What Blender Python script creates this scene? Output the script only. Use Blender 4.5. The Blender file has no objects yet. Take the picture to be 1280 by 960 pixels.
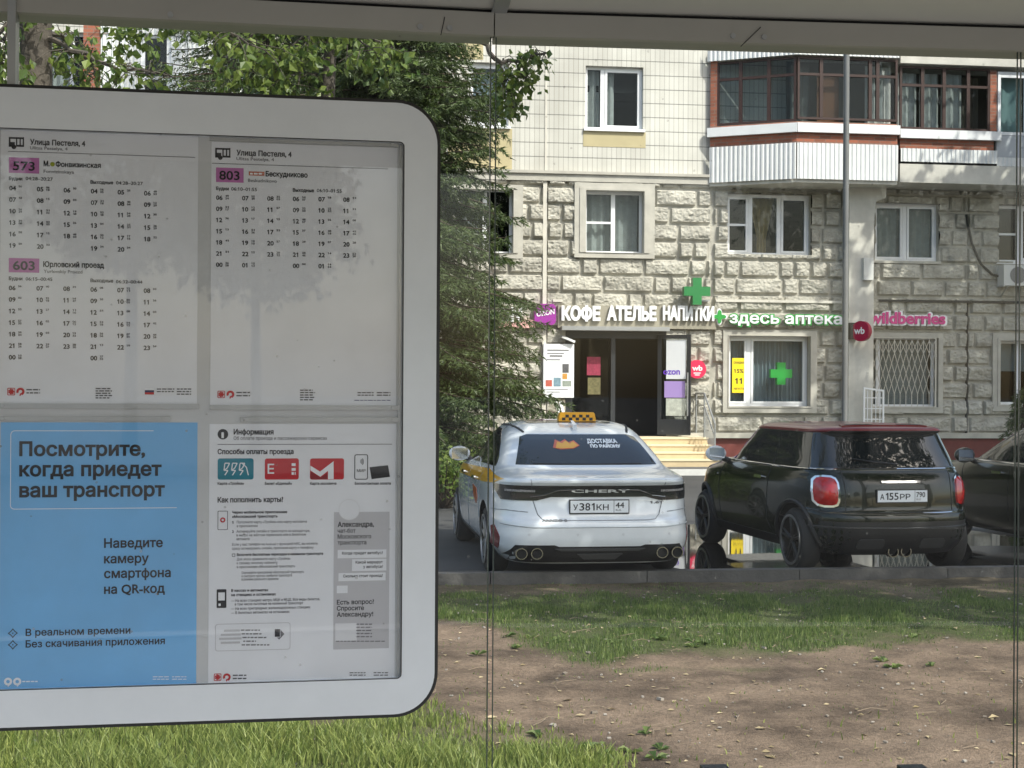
import bpy, bmesh, math, random
import numpy as np
from mathutils import Vector, Matrix
from mathutils.bvhtree import BVHTree
from math import radians as RAD, sin, cos, tan, pi

SC = bpy.context.scene
COL = SC.collection
rnd = random.Random(7)

# ------------------------------------------------------------------ camera
EYE = 1.84
YAW = RAD(7.3)
ROLL = 0.0055
FPX = 1775.0
cam = bpy.data.cameras.new('camera'); co = bpy.data.objects.new('camera', cam); COL.objects.link(co)
cam.sensor_width = 36.0; cam.lens = FPX / 1280 * 36.0
cam.shift_y = 4 / 1280; cam.clip_start = 0.05; cam.clip_end = 600
co.matrix_world = Matrix.Translation((0, 0, EYE)) @ Matrix.Rotation(-YAW, 4, 'Z') @ Matrix.Rotation(pi / 2, 4, 'X') @ Matrix.Rotation(ROLL, 4, 'Z')
SC.camera = co

# ------------------------------------------------------------------ light
SUN_AZ, SUN_EL = RAD(36), RAD(48)            # sun stands behind the camera, to the right
w = bpy.data.worlds.new('World'); SC.world = w; w.use_nodes = True
nt = w.node_tree; nt.nodes.clear()
sky = nt.nodes.new('ShaderNodeTexSky'); sky.sky_type = 'NISHITA'; sky.sun_disc = False
sky.sun_elevation = SUN_EL; sky.sun_rotation = pi - SUN_AZ
sky.air_density = 1.2; sky.dust_density = 3.0; sky.ozone_density = 1.0
bg = nt.nodes.new('ShaderNodeBackground'); bg.inputs[1].default_value = 0.15
out = nt.nodes.new('ShaderNodeOutputWorld')
nt.links.new(sky.outputs[0], bg.inputs[0]); nt.links.new(bg.outputs[0], out.inputs[0])
sun = bpy.data.lights.new('sun', 'SUN'); sun.energy = 2.9; sun.angle = RAD(0.5); sun.color = (1, .965, .90)
so = bpy.data.objects.new('sun', sun); COL.objects.link(so)
LDIR = Vector((-sin(SUN_AZ) * cos(SUN_EL), cos(SUN_AZ) * cos(SUN_EL), -sin(SUN_EL)))
so.rotation_euler = LDIR.to_track_quat('-Z', 'Y').to_euler()
so.location = -LDIR * 60
SC.view_settings.view_transform = 'Standard'; SC.view_settings.look = 'None'
SC.view_settings.gamma = 1.0; SC.view_settings.exposure = 0.86; SC.view_settings.use_curve_mapping = False
SC.render.engine = 'CYCLES'
SC.cycles.max_bounces = 10; SC.cycles.transparent_max_bounces = 24; SC.cycles.use_denoising = True
SC.cycles.sample_clamp_indirect = 6.0

# ------------------------------------------------------------------ pixels <-> planes of the place
RIGHT = Vector((cos(YAW), -sin(YAW), 0)); AXIS = Vector((sin(YAW), cos(YAW), 0)); UP = Vector((0, 0, 1))
CAMP = Vector((0, 0, EYE))
def cam2w(xc, d, z=0.0): return RIGHT * xc + AXIS * d + UP * z
def ray(px, py):
    dx, dy = px - 640, py - 484
    c, s = cos(ROLL), sin(ROLL)
    return AXIS + RIGHT * ((dx * c + dy * s) / FPX) - UP * ((-dx * s + dy * c) / FPX)
class Plane:
    """an upright plane: p0 on it, U runs along it to the right, N points at the viewer's side"""
    def __init__(self, p0, U):
        self.p0 = Vector(p0); self.U = Vector(U).normalized(); self.N = Vector((self.U.y, -self.U.x, 0))
    def uz(self, px, py, off=0.0):
        r = ray(px, py)
        t = ((self.p0 + self.N * off - CAMP).dot(self.N)) / r.dot(self.N)
        p = CAMP + r * t
        return (p - self.p0).dot(self.U), p.z
    def pt(self, u, z, off=0.0):
        q = self.p0 + self.U * u + self.N * off
        return Vector((q.x, q.y, z))
    def rect(self, x0, y0, x1, y1, off=0.0):
        ym, xm = (y0 + y1) / 2, (x0 + x1) / 2
        return self.uz(x0, ym, off)[0], self.uz(xm, y1, off)[1], self.uz(x1, ym, off)[0], self.uz(xm, y0, off)[1]
    def scale(self, px, py, off=0.0):
        return abs(self.uz(px, py - 5, off)[1] - self.uz(px, py + 5, off)[1]) / 10.0
YF = 32.34
FAC = Plane((0, YF, 0), (1, 0, 0))
def fx(px, py=400, off=0.0): return FAC.uz(px, py, off)[0]
def fz(px, py, off=0.0): return FAC.uz(px, py, off)[1]
JOINT = CAMP + ray(614.5, 484) * 2.31; JOINT.z = 0
def wall_dir(a): return RIGHT * cos(a) + AXIS * sin(a)
SHL = Plane(JOINT, wall_dir(RAD(10.0)))
SHR = Plane(JOINT, wall_dir(RAD(5.3)))
BRD = Plane(SHL.pt(0, 0, 0.03), SHL.U)

# ------------------------------------------------------------------ materials
def lin(r, g, b):
    f = lambda c: (c / 255 / 12.92) if c / 255 <= .04045 else ((c / 255 + .055) / 1.055) ** 2.4
    return (f(r), f(g), f(b))
def mat(name, col, rough=.6, metal=0.0, var=0.0, vscale=4.0, bump=0.0, bscale=30.0, coat=0.0, spec=.5, emit=None, dark=None, sub=0.0):
    m = bpy.data.materials.new(name); m.use_nodes = True
    n, l = m.node_tree.nodes, m.node_tree.links
    b = n['Principled BSDF']
    b.inputs['Base Color'].default_value = (*col, 1); b.inputs['Roughness'].default_value = rough
    b.inputs['Metallic'].default_value = metal; b.inputs['Coat Weight'].default_value = coat
    b.inputs['Coat Roughness'].default_value = .03
    b.inputs['Specular IOR Level'].default_value = spec
    if var or bump:
        tc = n.new('ShaderNodeTexCoord')
    if var:
        nz = n.new('ShaderNodeTexNoise'); nz.inputs['Scale'].default_value = vscale; nz.inputs['Detail'].default_value = 8; nz.inputs['Roughness'].default_value = .65
        l.new(tc.outputs['Object'], nz.inputs['Vector'])
        rp = n.new('ShaderNodeValToRGB')
        rp.color_ramp.elements[0].position = .3; rp.color_ramp.elements[1].position = .7
        d = dark or tuple(c * (1 - var) for c in col)
        rp.color_ramp.elements[0].color = (*d, 1); rp.color_ramp.elements[1].color = (*[min(1, c * (1 + var * .5)) for c in col], 1)
        l.new(nz.outputs['Fac'], rp.inputs['Fac']); l.new(rp.outputs[0], b.inputs['Base Color'])
    if bump:
        n2 = n.new('ShaderNodeTexNoise'); n2.inputs['Scale'].default_value = bscale; n2.inputs['Detail'].default_value = 6
        l.new(tc.outputs['Object'], n2.inputs['Vector'])
        bp = n.new('ShaderNodeBump'); bp.inputs['Strength'].default_value = bump; bp.inputs['Distance'].default_value = .02
        l.new(n2.outputs['Fac'], bp.inputs['Height']); l.new(bp.outputs[0], b.inputs['Normal'])
    return m
def leaf_mat(name, c1, c2, rough=.5, trans=.35):
    m = bpy.data.materials.new(name); m.use_nodes = True
    n, l = m.node_tree.nodes, m.node_tree.links
    b = n['Principled BSDF']; o = n['Material Output']
    g = n.new('ShaderNodeNewGeometry')
    rp = n.new('ShaderNodeValToRGB'); rp.color_ramp.elements[0].color = (*c1, 1); rp.color_ramp.elements[1].color = (*c2, 1)
    l.new(g.outputs['Random Per Island'], rp.inputs['Fac']); l.new(rp.outputs[0], b.inputs['Base Color'])
    b.inputs['Roughness'].default_value = rough
    t = n.new('ShaderNodeBsdfTranslucent'); l.new(rp.outputs[0], t.inputs['Color'])
    mx = n.new('ShaderNodeMixShader'); mx.inputs[0].default_value = trans
    l.new(b.outputs[0], mx.inputs[1]); l.new(t.outputs[0], mx.inputs[2]); l.new(mx.outputs[0], o.inputs[0])
    return m
def glass_mat(name, tint=(1, 1, 1), base=.045, top=.9, dust=0.0, rough=0.0):
    m = bpy.data.materials.new(name); m.use_nodes = True
    n, l = m.node_tree.nodes, m.node_tree.links
    n.remove(n['Principled BSDF']); o = n['Material Output']
    tr = n.new('ShaderNodeBsdfTransparent'); tr.inputs[0].default_value = (*tint, 1)
    gl = n.new('ShaderNodeBsdfGlossy'); gl.inputs['Roughness'].default_value = rough
    lw = n.new('ShaderNodeLayerWeight'); lw.inputs[0].default_value = .5
    p = n.new('ShaderNodeMath'); p.operation = 'POWER'; p.inputs[1].default_value = 5; l.new(lw.outputs['Facing'], p.inputs[0])
    ma = n.new('ShaderNodeMath'); ma.operation = 'MULTIPLY_ADD'; ma.inputs[1].default_value = top; ma.inputs[2].default_value = base
    l.new(p.outputs[0], ma.inputs[0])
    mx = n.new('ShaderNodeMixShader'); l.new(ma.outputs[0], mx.inputs[0]); l.new(tr.outputs[0], mx.inputs[1]); l.new(gl.outputs[0], mx.inputs[2])
    if dust:
        tc = n.new('ShaderNodeTexCoord')
        vo = n.new('ShaderNodeTexVoronoi'); vo.inputs['Scale'].default_value = 26; l.new(tc.outputs['Object'], vo.inputs['Vector'])
        lt = n.new('ShaderNodeMath'); lt.operation = 'LESS_THAN'; lt.inputs[1].default_value = .055; l.new(vo.outputs['Distance'], lt.inputs[0])
        nz = n.new('ShaderNodeTexNoise'); nz.inputs['Scale'].default_value = 9; nz.inputs['Detail'].default_value = 9; l.new(tc.outputs['Object'], nz.inputs['Vector'])
        gt = n.new('ShaderNodeMapRange'); gt.inputs[1].default_value = .45; gt.inputs[2].default_value = .8; gt.inputs[3].default_value = 0; gt.inputs[4].default_value = dust
        l.new(nz.outputs['Fac'], gt.inputs[0])
        sp = n.new('ShaderNodeMath'); sp.operation = 'MULTIPLY_ADD'; sp.inputs[1].default_value = .22; l.new(lt.outputs[0], sp.inputs[0]); l.new(gt.outputs[0], sp.inputs[2])
        df = n.new('ShaderNodeBsdfDiffuse'); df.inputs[0].default_value = (.55, .54, .5, 1)
        m2 = n.new('ShaderNodeMixShader'); l.new(sp.outputs[0], m2.inputs[0]); l.new(mx.outputs[0], m2.inputs[1]); l.new(df.outputs[0], m2.inputs[2])
        l.new(m2.outputs[0], o.inputs[0])
    else:
        l.new(mx.outputs[0], o.inputs[0])
    return m

M = {}
M['white_paint'] = mat('white paint', (.78, .79, .79), .35, var=.06, vscale=3)
M['board_white'] = mat('board enamel', (.74, .77, .79), .28, var=.10, vscale=2.5)
M['paper'] = mat('printed paper', (.80, .82, .85), .55, var=.04, vscale=12)
M['paper_grey'] = mat('grey print', (.52, .52, .54), .55)
M['paper_light'] = mat('light print', (.72, .73, .75), .55)
M['ink'] = mat('black ink', (.012, .012, .016), .5)
M['ink_grey'] = mat('grey ink', (.16, .16, .17), .5)
M['ink_fine'] = mat('fine ink', (.07, .07, .08), .5)
M['lilac'] = mat('lilac print', lin(190, 115, 175), .5)
M['blue_print'] = mat('blue print', lin(118, 184, 234), .45, var=.10, vscale=5)
M['white_print'] = mat('white print', (.85, .87, .9), .5)
M['teal'] = mat('teal print', lin(20, 125, 145), .45)
M['red_print'] = mat('red print', lin(190, 20, 35), .45)
M['red_dark'] = mat('dark red print', lin(140, 12, 28), .45)
M['orange_print'] = mat('orange print', lin(190, 90, 40), .45)
M['olive_print'] = mat('olive print', lin(150, 160, 40), .45)
M['navy_print'] = mat('navy print', lin(25, 30, 90), .45)
M['yellow_print'] = mat('yellow print', lin(245, 215, 20), .5)
M['steel'] = mat('brushed steel', (.42, .43, .43), .38, .6, var=.1, vscale=6)
M['black_rubber'] = mat('black edging', (.012, .012, .012), .45)
M['roof_panel'] = mat('shelter panel', (.62, .60, .54), .5, var=.06, vscale=2)
M['fascia'] = mat('shelter fascia', (.40, .385, .34), .5, var=.08, vscale=2)
M['dark_gap'] = mat('dark gap', (.01, .01, .01), .8)
M['glass'] = glass_mat('shelter glass', (.95, .965, .95), .014, .8, dust=.02)
M['cover'] = glass_mat('clear cover', (.97, .97, .97), .026, .8, dust=.03, rough=.015)
M['pane'] = glass_mat('window pane', (.74, .78, .79), .014, .85, rough=.01)
M['glass_edge'] = mat('glass edge', (.05, .07, .06), .2)
M['stone'] = mat('rustic stone', (.455, .435, .375), .9, var=.38, vscale=2.2, bump=.7, bscale=55)
M['stone_trim'] = mat('stone trim', (.46, .44, .385), .8, var=.2, vscale=2.5)
M['joint'] = mat('pale joint', (.60, .57, .50), .8, var=.1)
M['tan_tile'] = mat('tan tile', lin(180, 168, 130), .55, var=.08, vscale=3)
M['plinth'] = mat('dark red plinth', lin(110, 50, 45), .75, var=.3, vscale=3)
M['pvc'] = mat('white frame', (.78, .79, .80), .35)
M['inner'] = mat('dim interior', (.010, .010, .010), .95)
M['curtain'] = mat('pale curtain', (.60, .58, .54), .9, var=.15, vscale=8)
M['curtain_tan'] = mat('tan curtain', lin(190, 160, 105), .9, var=.2, vscale=8)
M['blind'] = mat('grey blind', lin(170, 180, 185), .8)
M['brick'] = mat('red brick', lin(170, 92, 66), .85, var=.3, vscale=9)
M['siding'] = mat('white siding', (.70, .71, .70), .5, var=.1, vscale=2)
M['brown_wood'] = mat('brown frame', lin(54, 32, 27), .55, var=.25, vscale=6)
M['door_wood'] = mat('wood door', lin(120, 72, 38), .5, var=.3, vscale=5)
M['concrete'] = mat('pale concrete', (.58, .56, .50), .85, var=.22, vscale=2, bump=.2)
M['anthracite'] = mat('anthracite frame', (.025, .028, .033), .4)
M['sign_white'] = mat('white letters', (.82, .83, .84), .4)
M['sign_back'] = mat('grey backing', lin(150, 145, 130), .8, var=.15)
M['green_sign'] = mat('green sign', lin(20, 120, 60), .35)
M['green_bright'] = mat('bright green sign', lin(30, 150, 58), .35)
M['magenta'] = mat('magenta sign', lin(205, 25, 130), .35)
M['purple'] = mat('purple sign', lin(150, 40, 150), .4)
M['pinkred'] = mat('pink red sign', lin(225, 40, 85), .35)
M['darkpink'] = mat('crimson sign', lin(160, 10, 60), .35)
M['galv'] = mat('galvanised steel', (.42, .43, .43), .45, .7, var=.15, vscale=3)
M['pole'] = mat('grey pole', (.15, .155, .155), .5, 0.0, var=.12, vscale=3)
M['step_tile'] = mat('step tile', lin(198, 178, 142), .65, var=.12, vscale=4)
M['step_edge'] = mat('step edge', lin(222, 206, 172), .6)
M['asphalt'] = mat('asphalt', (.062, .061, .060), .8, var=.35, vscale=.8, bump=.3, bscale=120)
M['road'] = mat('road asphalt', (.10, .10, .10), .8, var=.2, vscale=.5)
M['mark'] = mat('road paint', (.62, .62, .60), .6, var=.25, vscale=5)
M['kerb'] = mat('kerb stone', (.10, .095, .088), .85, var=.35, vscale=3, bump=.4)
M['kerb_white'] = mat('pale kerb', (.60, .60, .58), .8, var=.15)
M['paving'] = mat('paving', (.12, .118, .112), .8, var=.2, vscale=1.5)
M['water'] = mat('puddle water', (.012, .012, .011), .03, spec=1.0)
M['water'].node_tree.nodes['Principled BSDF'].inputs['IOR'].default_value = 1.5
M['bark'] = mat('grey brown bark', (.085, .072, .058), .9, var=.5, vscale=7, bump=1.0, bscale=14)
M['bark2'] = mat('brown bark', (.075, .055, .04), .9, var=.4, vscale=6)
M['leaf'] = leaf_mat('broad leaf', (.065, .12, .025), (.20, .26, .05), .45, .42)
M['leaf_dark'] = leaf_mat('dark leaf', (.03, .06, .015), (.07, .12, .03), .45, .3)
M['needle'] = leaf_mat('spruce needle', (.034, .060, .018), (.10, .14, .040), .5, .3)
M['grass'] = leaf_mat('grass blade', (.11, .17, .028), (.34, .38, .11), .5, .45)
M['grass_short'] = leaf_mat('short grass', (.065, .12, .025), (.19, .24, .07), .5, .4)
M['litter'] = leaf_mat('dry leaf', (.20, .15, .07), (.50, .41, .25), .7, .1)
M['pebble'] = leaf_mat('pebble', (.16, .13, .10), (.34, .31, .27), .8, 0)
M['twig'] = mat('dead twig', (.22, .17, .12), .8)
M['car_white'] = mat('white car paint', (.72, .75, .78), .25, coat=1.0, var=.06, vscale=5)
M['car_green'] = mat('dark green car paint', (.0045, .0085, .003), .25, coat=.55, spec=.25)
M['car_olive'] = mat('dark grey car paint', (.012, .014, .010), .3, coat=.6, spec=.3)
M['car_red'] = mat('red roof paint', (.17, .008, .012), .35, coat=.5, spec=.3)
M['car_yellow'] = mat('yellow film', lin(225, 165, 20), .3, coat=.6)
M['car_rust'] = mat('orange film', lin(200, 85, 30), .3, coat=.6)
M['car_glass'] = mat('tinted glass', (.012, .014, .015), .03, spec=.8)
M['car_black'] = mat('black plastic', (.014, .014, .015), .5)
M['car_well'] = mat('wheel well', (.006, .006, .006), .9)
M['lamp_dark'] = mat('smoked lamp', (.03, .03, .03), .12, coat=1.0)
M['lamp_red'] = mat('red lamp', lin(190, 25, 25), .12, coat=1.0, var=.4, vscale=18)
M['reflector'] = mat('dark red reflector', lin(110, 10, 14), .2)
M['chrome'] = mat('chrome', (.78, .78, .78), .08, 1.0)
M['tyre'] = mat('tyre', (.018, .018, .018), .8)
M['alloy'] = mat('grey alloy', (.34, .34, .34), .3, .8)
M['alloy_dark'] = mat('black alloy', (.03, .03, .03), .3, .5)
M['seam'] = mat('panel gap', (.02, .02, .02), .7)
M['gap_soft'] = mat('soft panel gap', (.22, .23, .24), .6)
M['badge'] = mat('badge', (.62, .62, .60), .35)
M['badge_dark'] = mat('dark badge', (.14, .14, .14), .4)
M['pipe'] = mat('exhaust pipe', (.35, .34, .32), .25, 1.0)
M['taxi_yellow'] = mat('taxi sign yellow', lin(240, 170, 20), .35)
M['ac_white'] = mat('air conditioner', (.60, .60, .57), .5)

def tile_mat():
    m = mat('cream tile', (.62, .60, .53), .5)
    n, l = m.node_tree.nodes, m.node_tree.links; b = n['Principled BSDF']
    tc = n.new('ShaderNodeTexCoord'); mp = n.new('ShaderNodeMapping'); mp.inputs['Rotation'].default_value = (-pi / 2, 0, 0)
    l.new(tc.outputs['Object'], mp.inputs[0])
    def brick(wd, ht, mo, c1, c2, cm):
        k = n.new('ShaderNodeTexBrick'); k.offset = 0; k.inputs['Scale'].default_value = 1
        k.inputs['Brick Width'].default_value = wd; k.inputs['Row Height'].default_value = ht; k.inputs['Mortar Size'].default_value = mo
        k.inputs['Color1'].default_value = (*c1, 1); k.inputs['Color2'].default_value = (*c2, 1); k.inputs['Mortar'].default_value = (*cm, 1)
        l.new(mp.outputs[0], k.inputs['Vector']); return k
    a = brick(.113, 50, .008, (.61, .60, .555), (.55, .54, .495), (.38, .37, .33))
    c = brick(90, .325, .012, (1, 1, 1), (1, 1, 1), (.47, .48, .48))
    mx = n.new('ShaderNodeMixRGB'); mx.blend_type = 'MULTIPLY'; mx.inputs[0].default_value = 1
    l.new(a.outputs[0], mx.inputs[1]); l.new(c.outputs[0], mx.inputs[2])
    nz = n.new('ShaderNodeTexNoise'); nz.inputs['Scale'].default_value = .7; nz.inputs['Detail'].default_value = 9; l.new(tc.outputs['Object'], nz.inputs[0])
    rp = n.new('ShaderNodeValToRGB'); rp.color_ramp.elements[0].color = (.80, .79, .77, 1); rp.color_ramp.elements[1].color = (1.05, 1.05, 1.03, 1)
    rp.color_ramp.elements[0].position = .35; rp.color_ramp.elements[1].position = .65
    l.new(nz.outputs[0], rp.inputs[0])
    m2 = n.new('ShaderNodeMixRGB'); m2.blend_type = 'MULTIPLY'; m2.inputs[0].default_value = 1
    l.new(mx.outputs[0], m2.inputs[1]); l.new(rp.outputs[0], m2.inputs[2]); l.new(m2.outputs[0], b.inputs['Base Color'])
    bp = n.new('ShaderNodeBump'); bp.inputs['Strength'].default_value = .5; bp.inputs['Distance'].default_value = .01
    l.new(c.outputs['Fac'], bp.inputs['Height']); bp.invert = True; l.new(bp.outputs[0], b.inputs['Normal'])
    return m
M['tile'] = tile_mat()
def brick_mat():
    m = mat('brickwork', lin(170, 92, 66), .85)
    n, l = m.node_tree.nodes, m.node_tree.links; b = n['Principled BSDF']
    tc = n.new('ShaderNodeTexCoord'); mp = n.new('ShaderNodeMapping'); mp.inputs['Rotation'].default_value = (-pi / 2, 0, 0)
    l.new(tc.outputs['Object'], mp.inputs[0])
    k = n.new('ShaderNodeTexBrick'); k.inputs['Scale'].default_value = 1; k.inputs['Brick Width'].default_value = .26; k.inputs['Row Height'].default_value = .077
    k.inputs['Mortar Size'].default_value = .008; k.inputs['Color1'].default_value = (*lin(165, 98, 74), 1); k.inputs['Color2'].default_value = (*lin(128, 78, 60), 1); k.inputs['Mortar'].default_value = (*lin(130, 110, 98), 1)
    l.new(mp.outputs[0], k.inputs['Vector']); l.new(k.outputs[0], b.inputs['Base Color']); return m
M['brick'] = brick_mat()

# ------------------------------------------------------------------ mesh building
WM = {}
def inv(parent):
    o = parent
    while o is not None and o.name not in WM: o = o.parent
    return WM[o.name].inverted() if o is not None else Matrix.Identity(4)
def empty(name, loc=(0, 0, 0), rz=0.0, scale=1.0, label=None, cat=None, group=None, kind=None):
    sv = tuple(scale) if isinstance(scale, (tuple, list)) else (scale,) * 3
    o = bpy.data.objects.new(name, None); COL.objects.link(o); o.empty_display_size = .2
    o.location = loc; o.rotation_euler = (0, 0, rz); o.scale = sv
    WM[o.name] = Matrix.Translation(loc) @ Matrix.Rotation(rz, 4, 'Z') @ Matrix.Diagonal((*sv, 1))
    return tag(o, label, cat, group, kind)
def tag(o, label=None, cat=None, group=None, kind=None):
    if label: o['label'] = label
    if cat: o['category'] = cat
    if group: o['group'] = group
    if kind: o['kind'] = kind
    return o
_txt = {}
def outlines(s, res):
    cu = bpy.data.curves.new('text', 'FONT'); cu.body = s; cu.size = 1; cu.resolution_u = res; cu.fill_mode = 'NONE'
    ob = bpy.data.objects.new('text', cu); me = ob.to_mesh()
    co_ = [(v.co.x, v.co.y) for v in me.vertices]; nb = {}
    for e in me.edges:
        a, b = e.vertices; nb.setdefault(a, []).append(b); nb.setdefault(b, []).append(a)
    ob.to_mesh_clear(); bpy.data.objects.remove(ob); bpy.data.curves.remove(cu)
    seen = set(); loops = []
    for v0 in sorted(nb):
        if v0 in seen: continue
        lp = [v0]; seen.add(v0); p, c = None, v0
        while True:
            nx = [q for q in nb[c] if q != p and q not in seen]
            if p is None: nx = [q for q in nb[c] if q == c + 1] or nx
            if not nx: break
            p, c = c, nx[0]; lp.append(c); seen.add(c)
        pts = []
        for i in lp:
            if not pts or abs(co_[i][0] - pts[-1][0]) + abs(co_[i][1] - pts[-1][1]) > 1e-4: pts.append(co_[i])
        if '1' in s and len(pts) == 4:          # the font draws 1 as a bare stroke: give it its flag
            x0, x1, h = min(p[0] for p in pts), max(p[0] for p in pts), max(p[1] for p in pts)
            if .08 < x1 - x0 < .115 and h > .6 and min(p[1] for p in pts) > -.02:
                pts = [(x0, 0), (x0, h - .13), (x0 - .13, h - .22), (x0 - .13, h - .12), (x0 + .02, h), (x1, h), (x1, 0)]
        if len(pts) > 2: loops.append(pts)
    return loops
def winding(x, y, loops):
    w_ = 0
    for L in loops:
        for i in range(len(L)):
            (x0, y0), (x1, y1) = L[i - 1], L[i]
            if (y0 <= y) != (y1 <= y):
                t = x0 + (y - y0) / (y1 - y0) * (x1 - x0)
                if t > x: w_ += 1 if y1 > y0 else -1
    return w_
def glyphs(s, bold=0.0, extrude=0.0, res=3):
    """filled letters (own triangulation); bold pushes the outline outwards; extrude adds side walls"""
    from mathutils.geometry import delaunay_2d_cdt
    k = (s, bold, extrude, res)
    if k in _txt: return _txt[k]
    V = []; F = []
    loops = outlines(s, res)
    # group the loops letter by letter through overlapping boxes
    boxes = [[min(p[0] for p in L), max(p[0] for p in L), [L]] for L in loops]; boxes.sort(key=lambda b: b[0]); groups = []
    for b in boxes:
        if groups and b[0] < groups[-1][1] - 1e-4: groups[-1][1] = max(groups[-1][1], b[1]); groups[-1][2] += b[2]
        else: groups.append(b)
    for _, _, G in groups:
        if bold:
            # outer loops decide which way is outwards
            ar = lambda L: sum(L[i - 1][0] * L[i][1] - L[i][0] * L[i - 1][1] for i in range(len(L)))
            sg = 1 if sum(ar(L) for L in G) > 0 else -1; H = []
            for L in G:
                n = len(L); N_ = []
                for i in range(n):
                    a = Vector(L[i]) - Vector(L[i - 1]); c = Vector(L[(i + 1) % n]) - Vector(L[i]); a.normalize(); c.normalize()
                    na, nc = Vector((a.y, -a.x)) * sg, Vector((c.y, -c.x)) * sg; m_ = na + nc
                    if m_.length < .2: m_ = na.copy()
                    m_.normalize(); d_ = bold / max(.55, m_.dot(na)); N_.append((L[i][0] + m_.x * d_, L[i][1] + m_.y * d_))
                H.append(N_)
            G = H
        pv_ = []; ed = []
        for L in G:
            b0 = len(pv_); pv_ += [Vector(p) for p in L]; ed += [(b0 + i, b0 + (i + 1) % len(L)) for i in range(len(L))]
        r = delaunay_2d_cdt(pv_, ed, [], 0, 1e-6)
        b0 = len(V); z = extrude if extrude else 0.0
        V += [(p.x, p.y, z) for p in r[0]]
        for t in r[2]:
            cx = sum(r[0][i].x for i in t) / 3; cy = sum(r[0][i].y for i in t) / 3
            if winding(cx, cy, G):
                a, b, c = (r[0][i] for i in t)
                F.append(tuple(b0 + i for i in (t if (b - a).cross(c - a) > 0 else t[::-1])))
        if extrude:
            for L in G:
                b1 = len(V); n = len(L); V += [(p[0], p[1], z) for p in L] + [(p[0], p[1], -z) for p in L]
                F += [(b1 + i, b1 + (i + 1) % n, b1 + n + (i + 1) % n, b1 + n + i) for i in range(n)]
    _txt[k] = (V, F); return _txt[k]
class MB:
    def __init__(self): self.v = []; self.f = []
    def add(self, vs, fs):
        b = len(self.v); self.v.extend([tuple(p) for p in vs]); self.f.extend([tuple(i + b for i in q) for q in fs]); return self
    def quad(self, *p): return self.add(p, [tuple(range(len(p)))])
    def box(self, lo, hi, tf=None):
        x0, y0, z0 = lo; x1, y1, z1 = hi
        vs = [Vector(p) for p in ((x0, y0, z0), (x1, y0, z0), (x1, y1, z0), (x0, y1, z0), (x0, y0, z1), (x1, y0, z1), (x1, y1, z1), (x0, y1, z1))]
        if tf is not None: vs = [tf @ p for p in vs]
        return self.add(vs, [(0, 3, 2, 1), (4, 5, 6, 7), (0, 1, 5, 4), (1, 2, 6, 5), (2, 3, 7, 6), (3, 0, 4, 7)])
    def pbox(self, P, u0, z0, u1, z1, o0, o1):
        """box on plane P, between offsets o0 (back) and o1 (front)"""
        vs = [P.pt(u, z, o) for o in (o1, o0) for (u, z) in ((u0, z0), (u1, z0), (u1, z1), (u0, z1))]
        return self.add(vs, [(0, 1, 2, 3), (7, 6, 5, 4), (0, 4, 5, 1), (1, 5, 6, 2), (2, 6, 7, 3), (3, 7, 4, 0)])
    def ppoly(self, P, pts, o0, o1):
        """polygon (u,z) counter-clockwise seen from the front, thick from o0 to o1"""
        n = len(pts)
        vs = [P.pt(u, z, o1) for u, z in pts] + [P.pt(u, z, o0) for u, z in pts]
        fs = [tuple(range(n)), tuple(range(2 * n - 1, n - 1, -1))] + [(i, i + n, (i + 1) % n + n, (i + 1) % n) for i in range(n)]
        return self.add(vs, fs)
    def pring(self, P, outer, inner, o0, o1):
        n = len(outer)
        vs = [P.pt(*q, o) for o in (o1, o0) for ring in (outer, inner) for q in ring]
        fs = []
        for i in range(n):
            j = (i + 1) % n
            fs += [(i, j, n + j, n + i), (2 * n + j, 2 * n + i, 3 * n + i, 3 * n + j), (i, 2 * n + i, 2 * n + j, j), (n + j, 3 * n + j, 3 * n + i, n + i)]
        return self.add(vs, fs)
    def tube(self, pts, r, n=8, cap=True):
        pts = [Vector(p) for p in pts]; rs = r if isinstance(r, (list, tuple)) else [r] * len(pts)
        vs = []; fs = []; ref = Vector((.31, .2, .93))
        for i, p in enumerate(pts):
            t = (pts[min(i + 1, len(pts) - 1)] - pts[max(i - 1, 0)]).normalized()
            a = t.cross(ref)
            if a.length < .1: a = t.cross(Vector((1, 0, 0)))
            a.normalize(); b = t.cross(a)
            vs += [p + (a * cos(2 * pi * k / n) + b * sin(2 * pi * k / n)) * rs[i] for k in range(n)]
        for i in range(len(pts) - 1):
            for k in range(n):
                fs.append((i * n + k, i * n + (k + 1) % n, (i + 1) * n + (k + 1) % n, (i + 1) * n + k))
        if cap: fs += [tuple(range(n - 1, -1, -1)), tuple(range((len(pts) - 1) * n, len(pts) * n))]
        return self.add(vs, fs)
    def lathe(self, prof, c, axis=(0, 0, 1), n=24, cap=False):
        """prof: list of (radius, along)"""
        ax = Vector(axis).normalized(); a = ax.cross(Vector((0, 0, 1)) if abs(ax.z) < .9 else Vector((1, 0, 0))).normalized(); b = ax.cross(a); c = Vector(c)
        vs = [c + ax * h + (a * cos(2 * pi * k / n) + b * sin(2 * pi * k / n)) * r for r, h in prof for k in range(n)]
        fs = [(i * n + k, i * n + (k + 1) % n, (i + 1) * n + (k + 1) % n, (i + 1) * n + k) for i in range(len(prof) - 1) for k in range(n)]
        if cap: fs += [tuple(range(n - 1, -1, -1)), tuple(range((len(prof) - 1) * n, len(prof) * n))]
        elif prof[-1][0] < .04: fs += [tuple(range((len(prof) - 1) * n, len(prof) * n))]
        return self.add(vs, fs)
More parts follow.
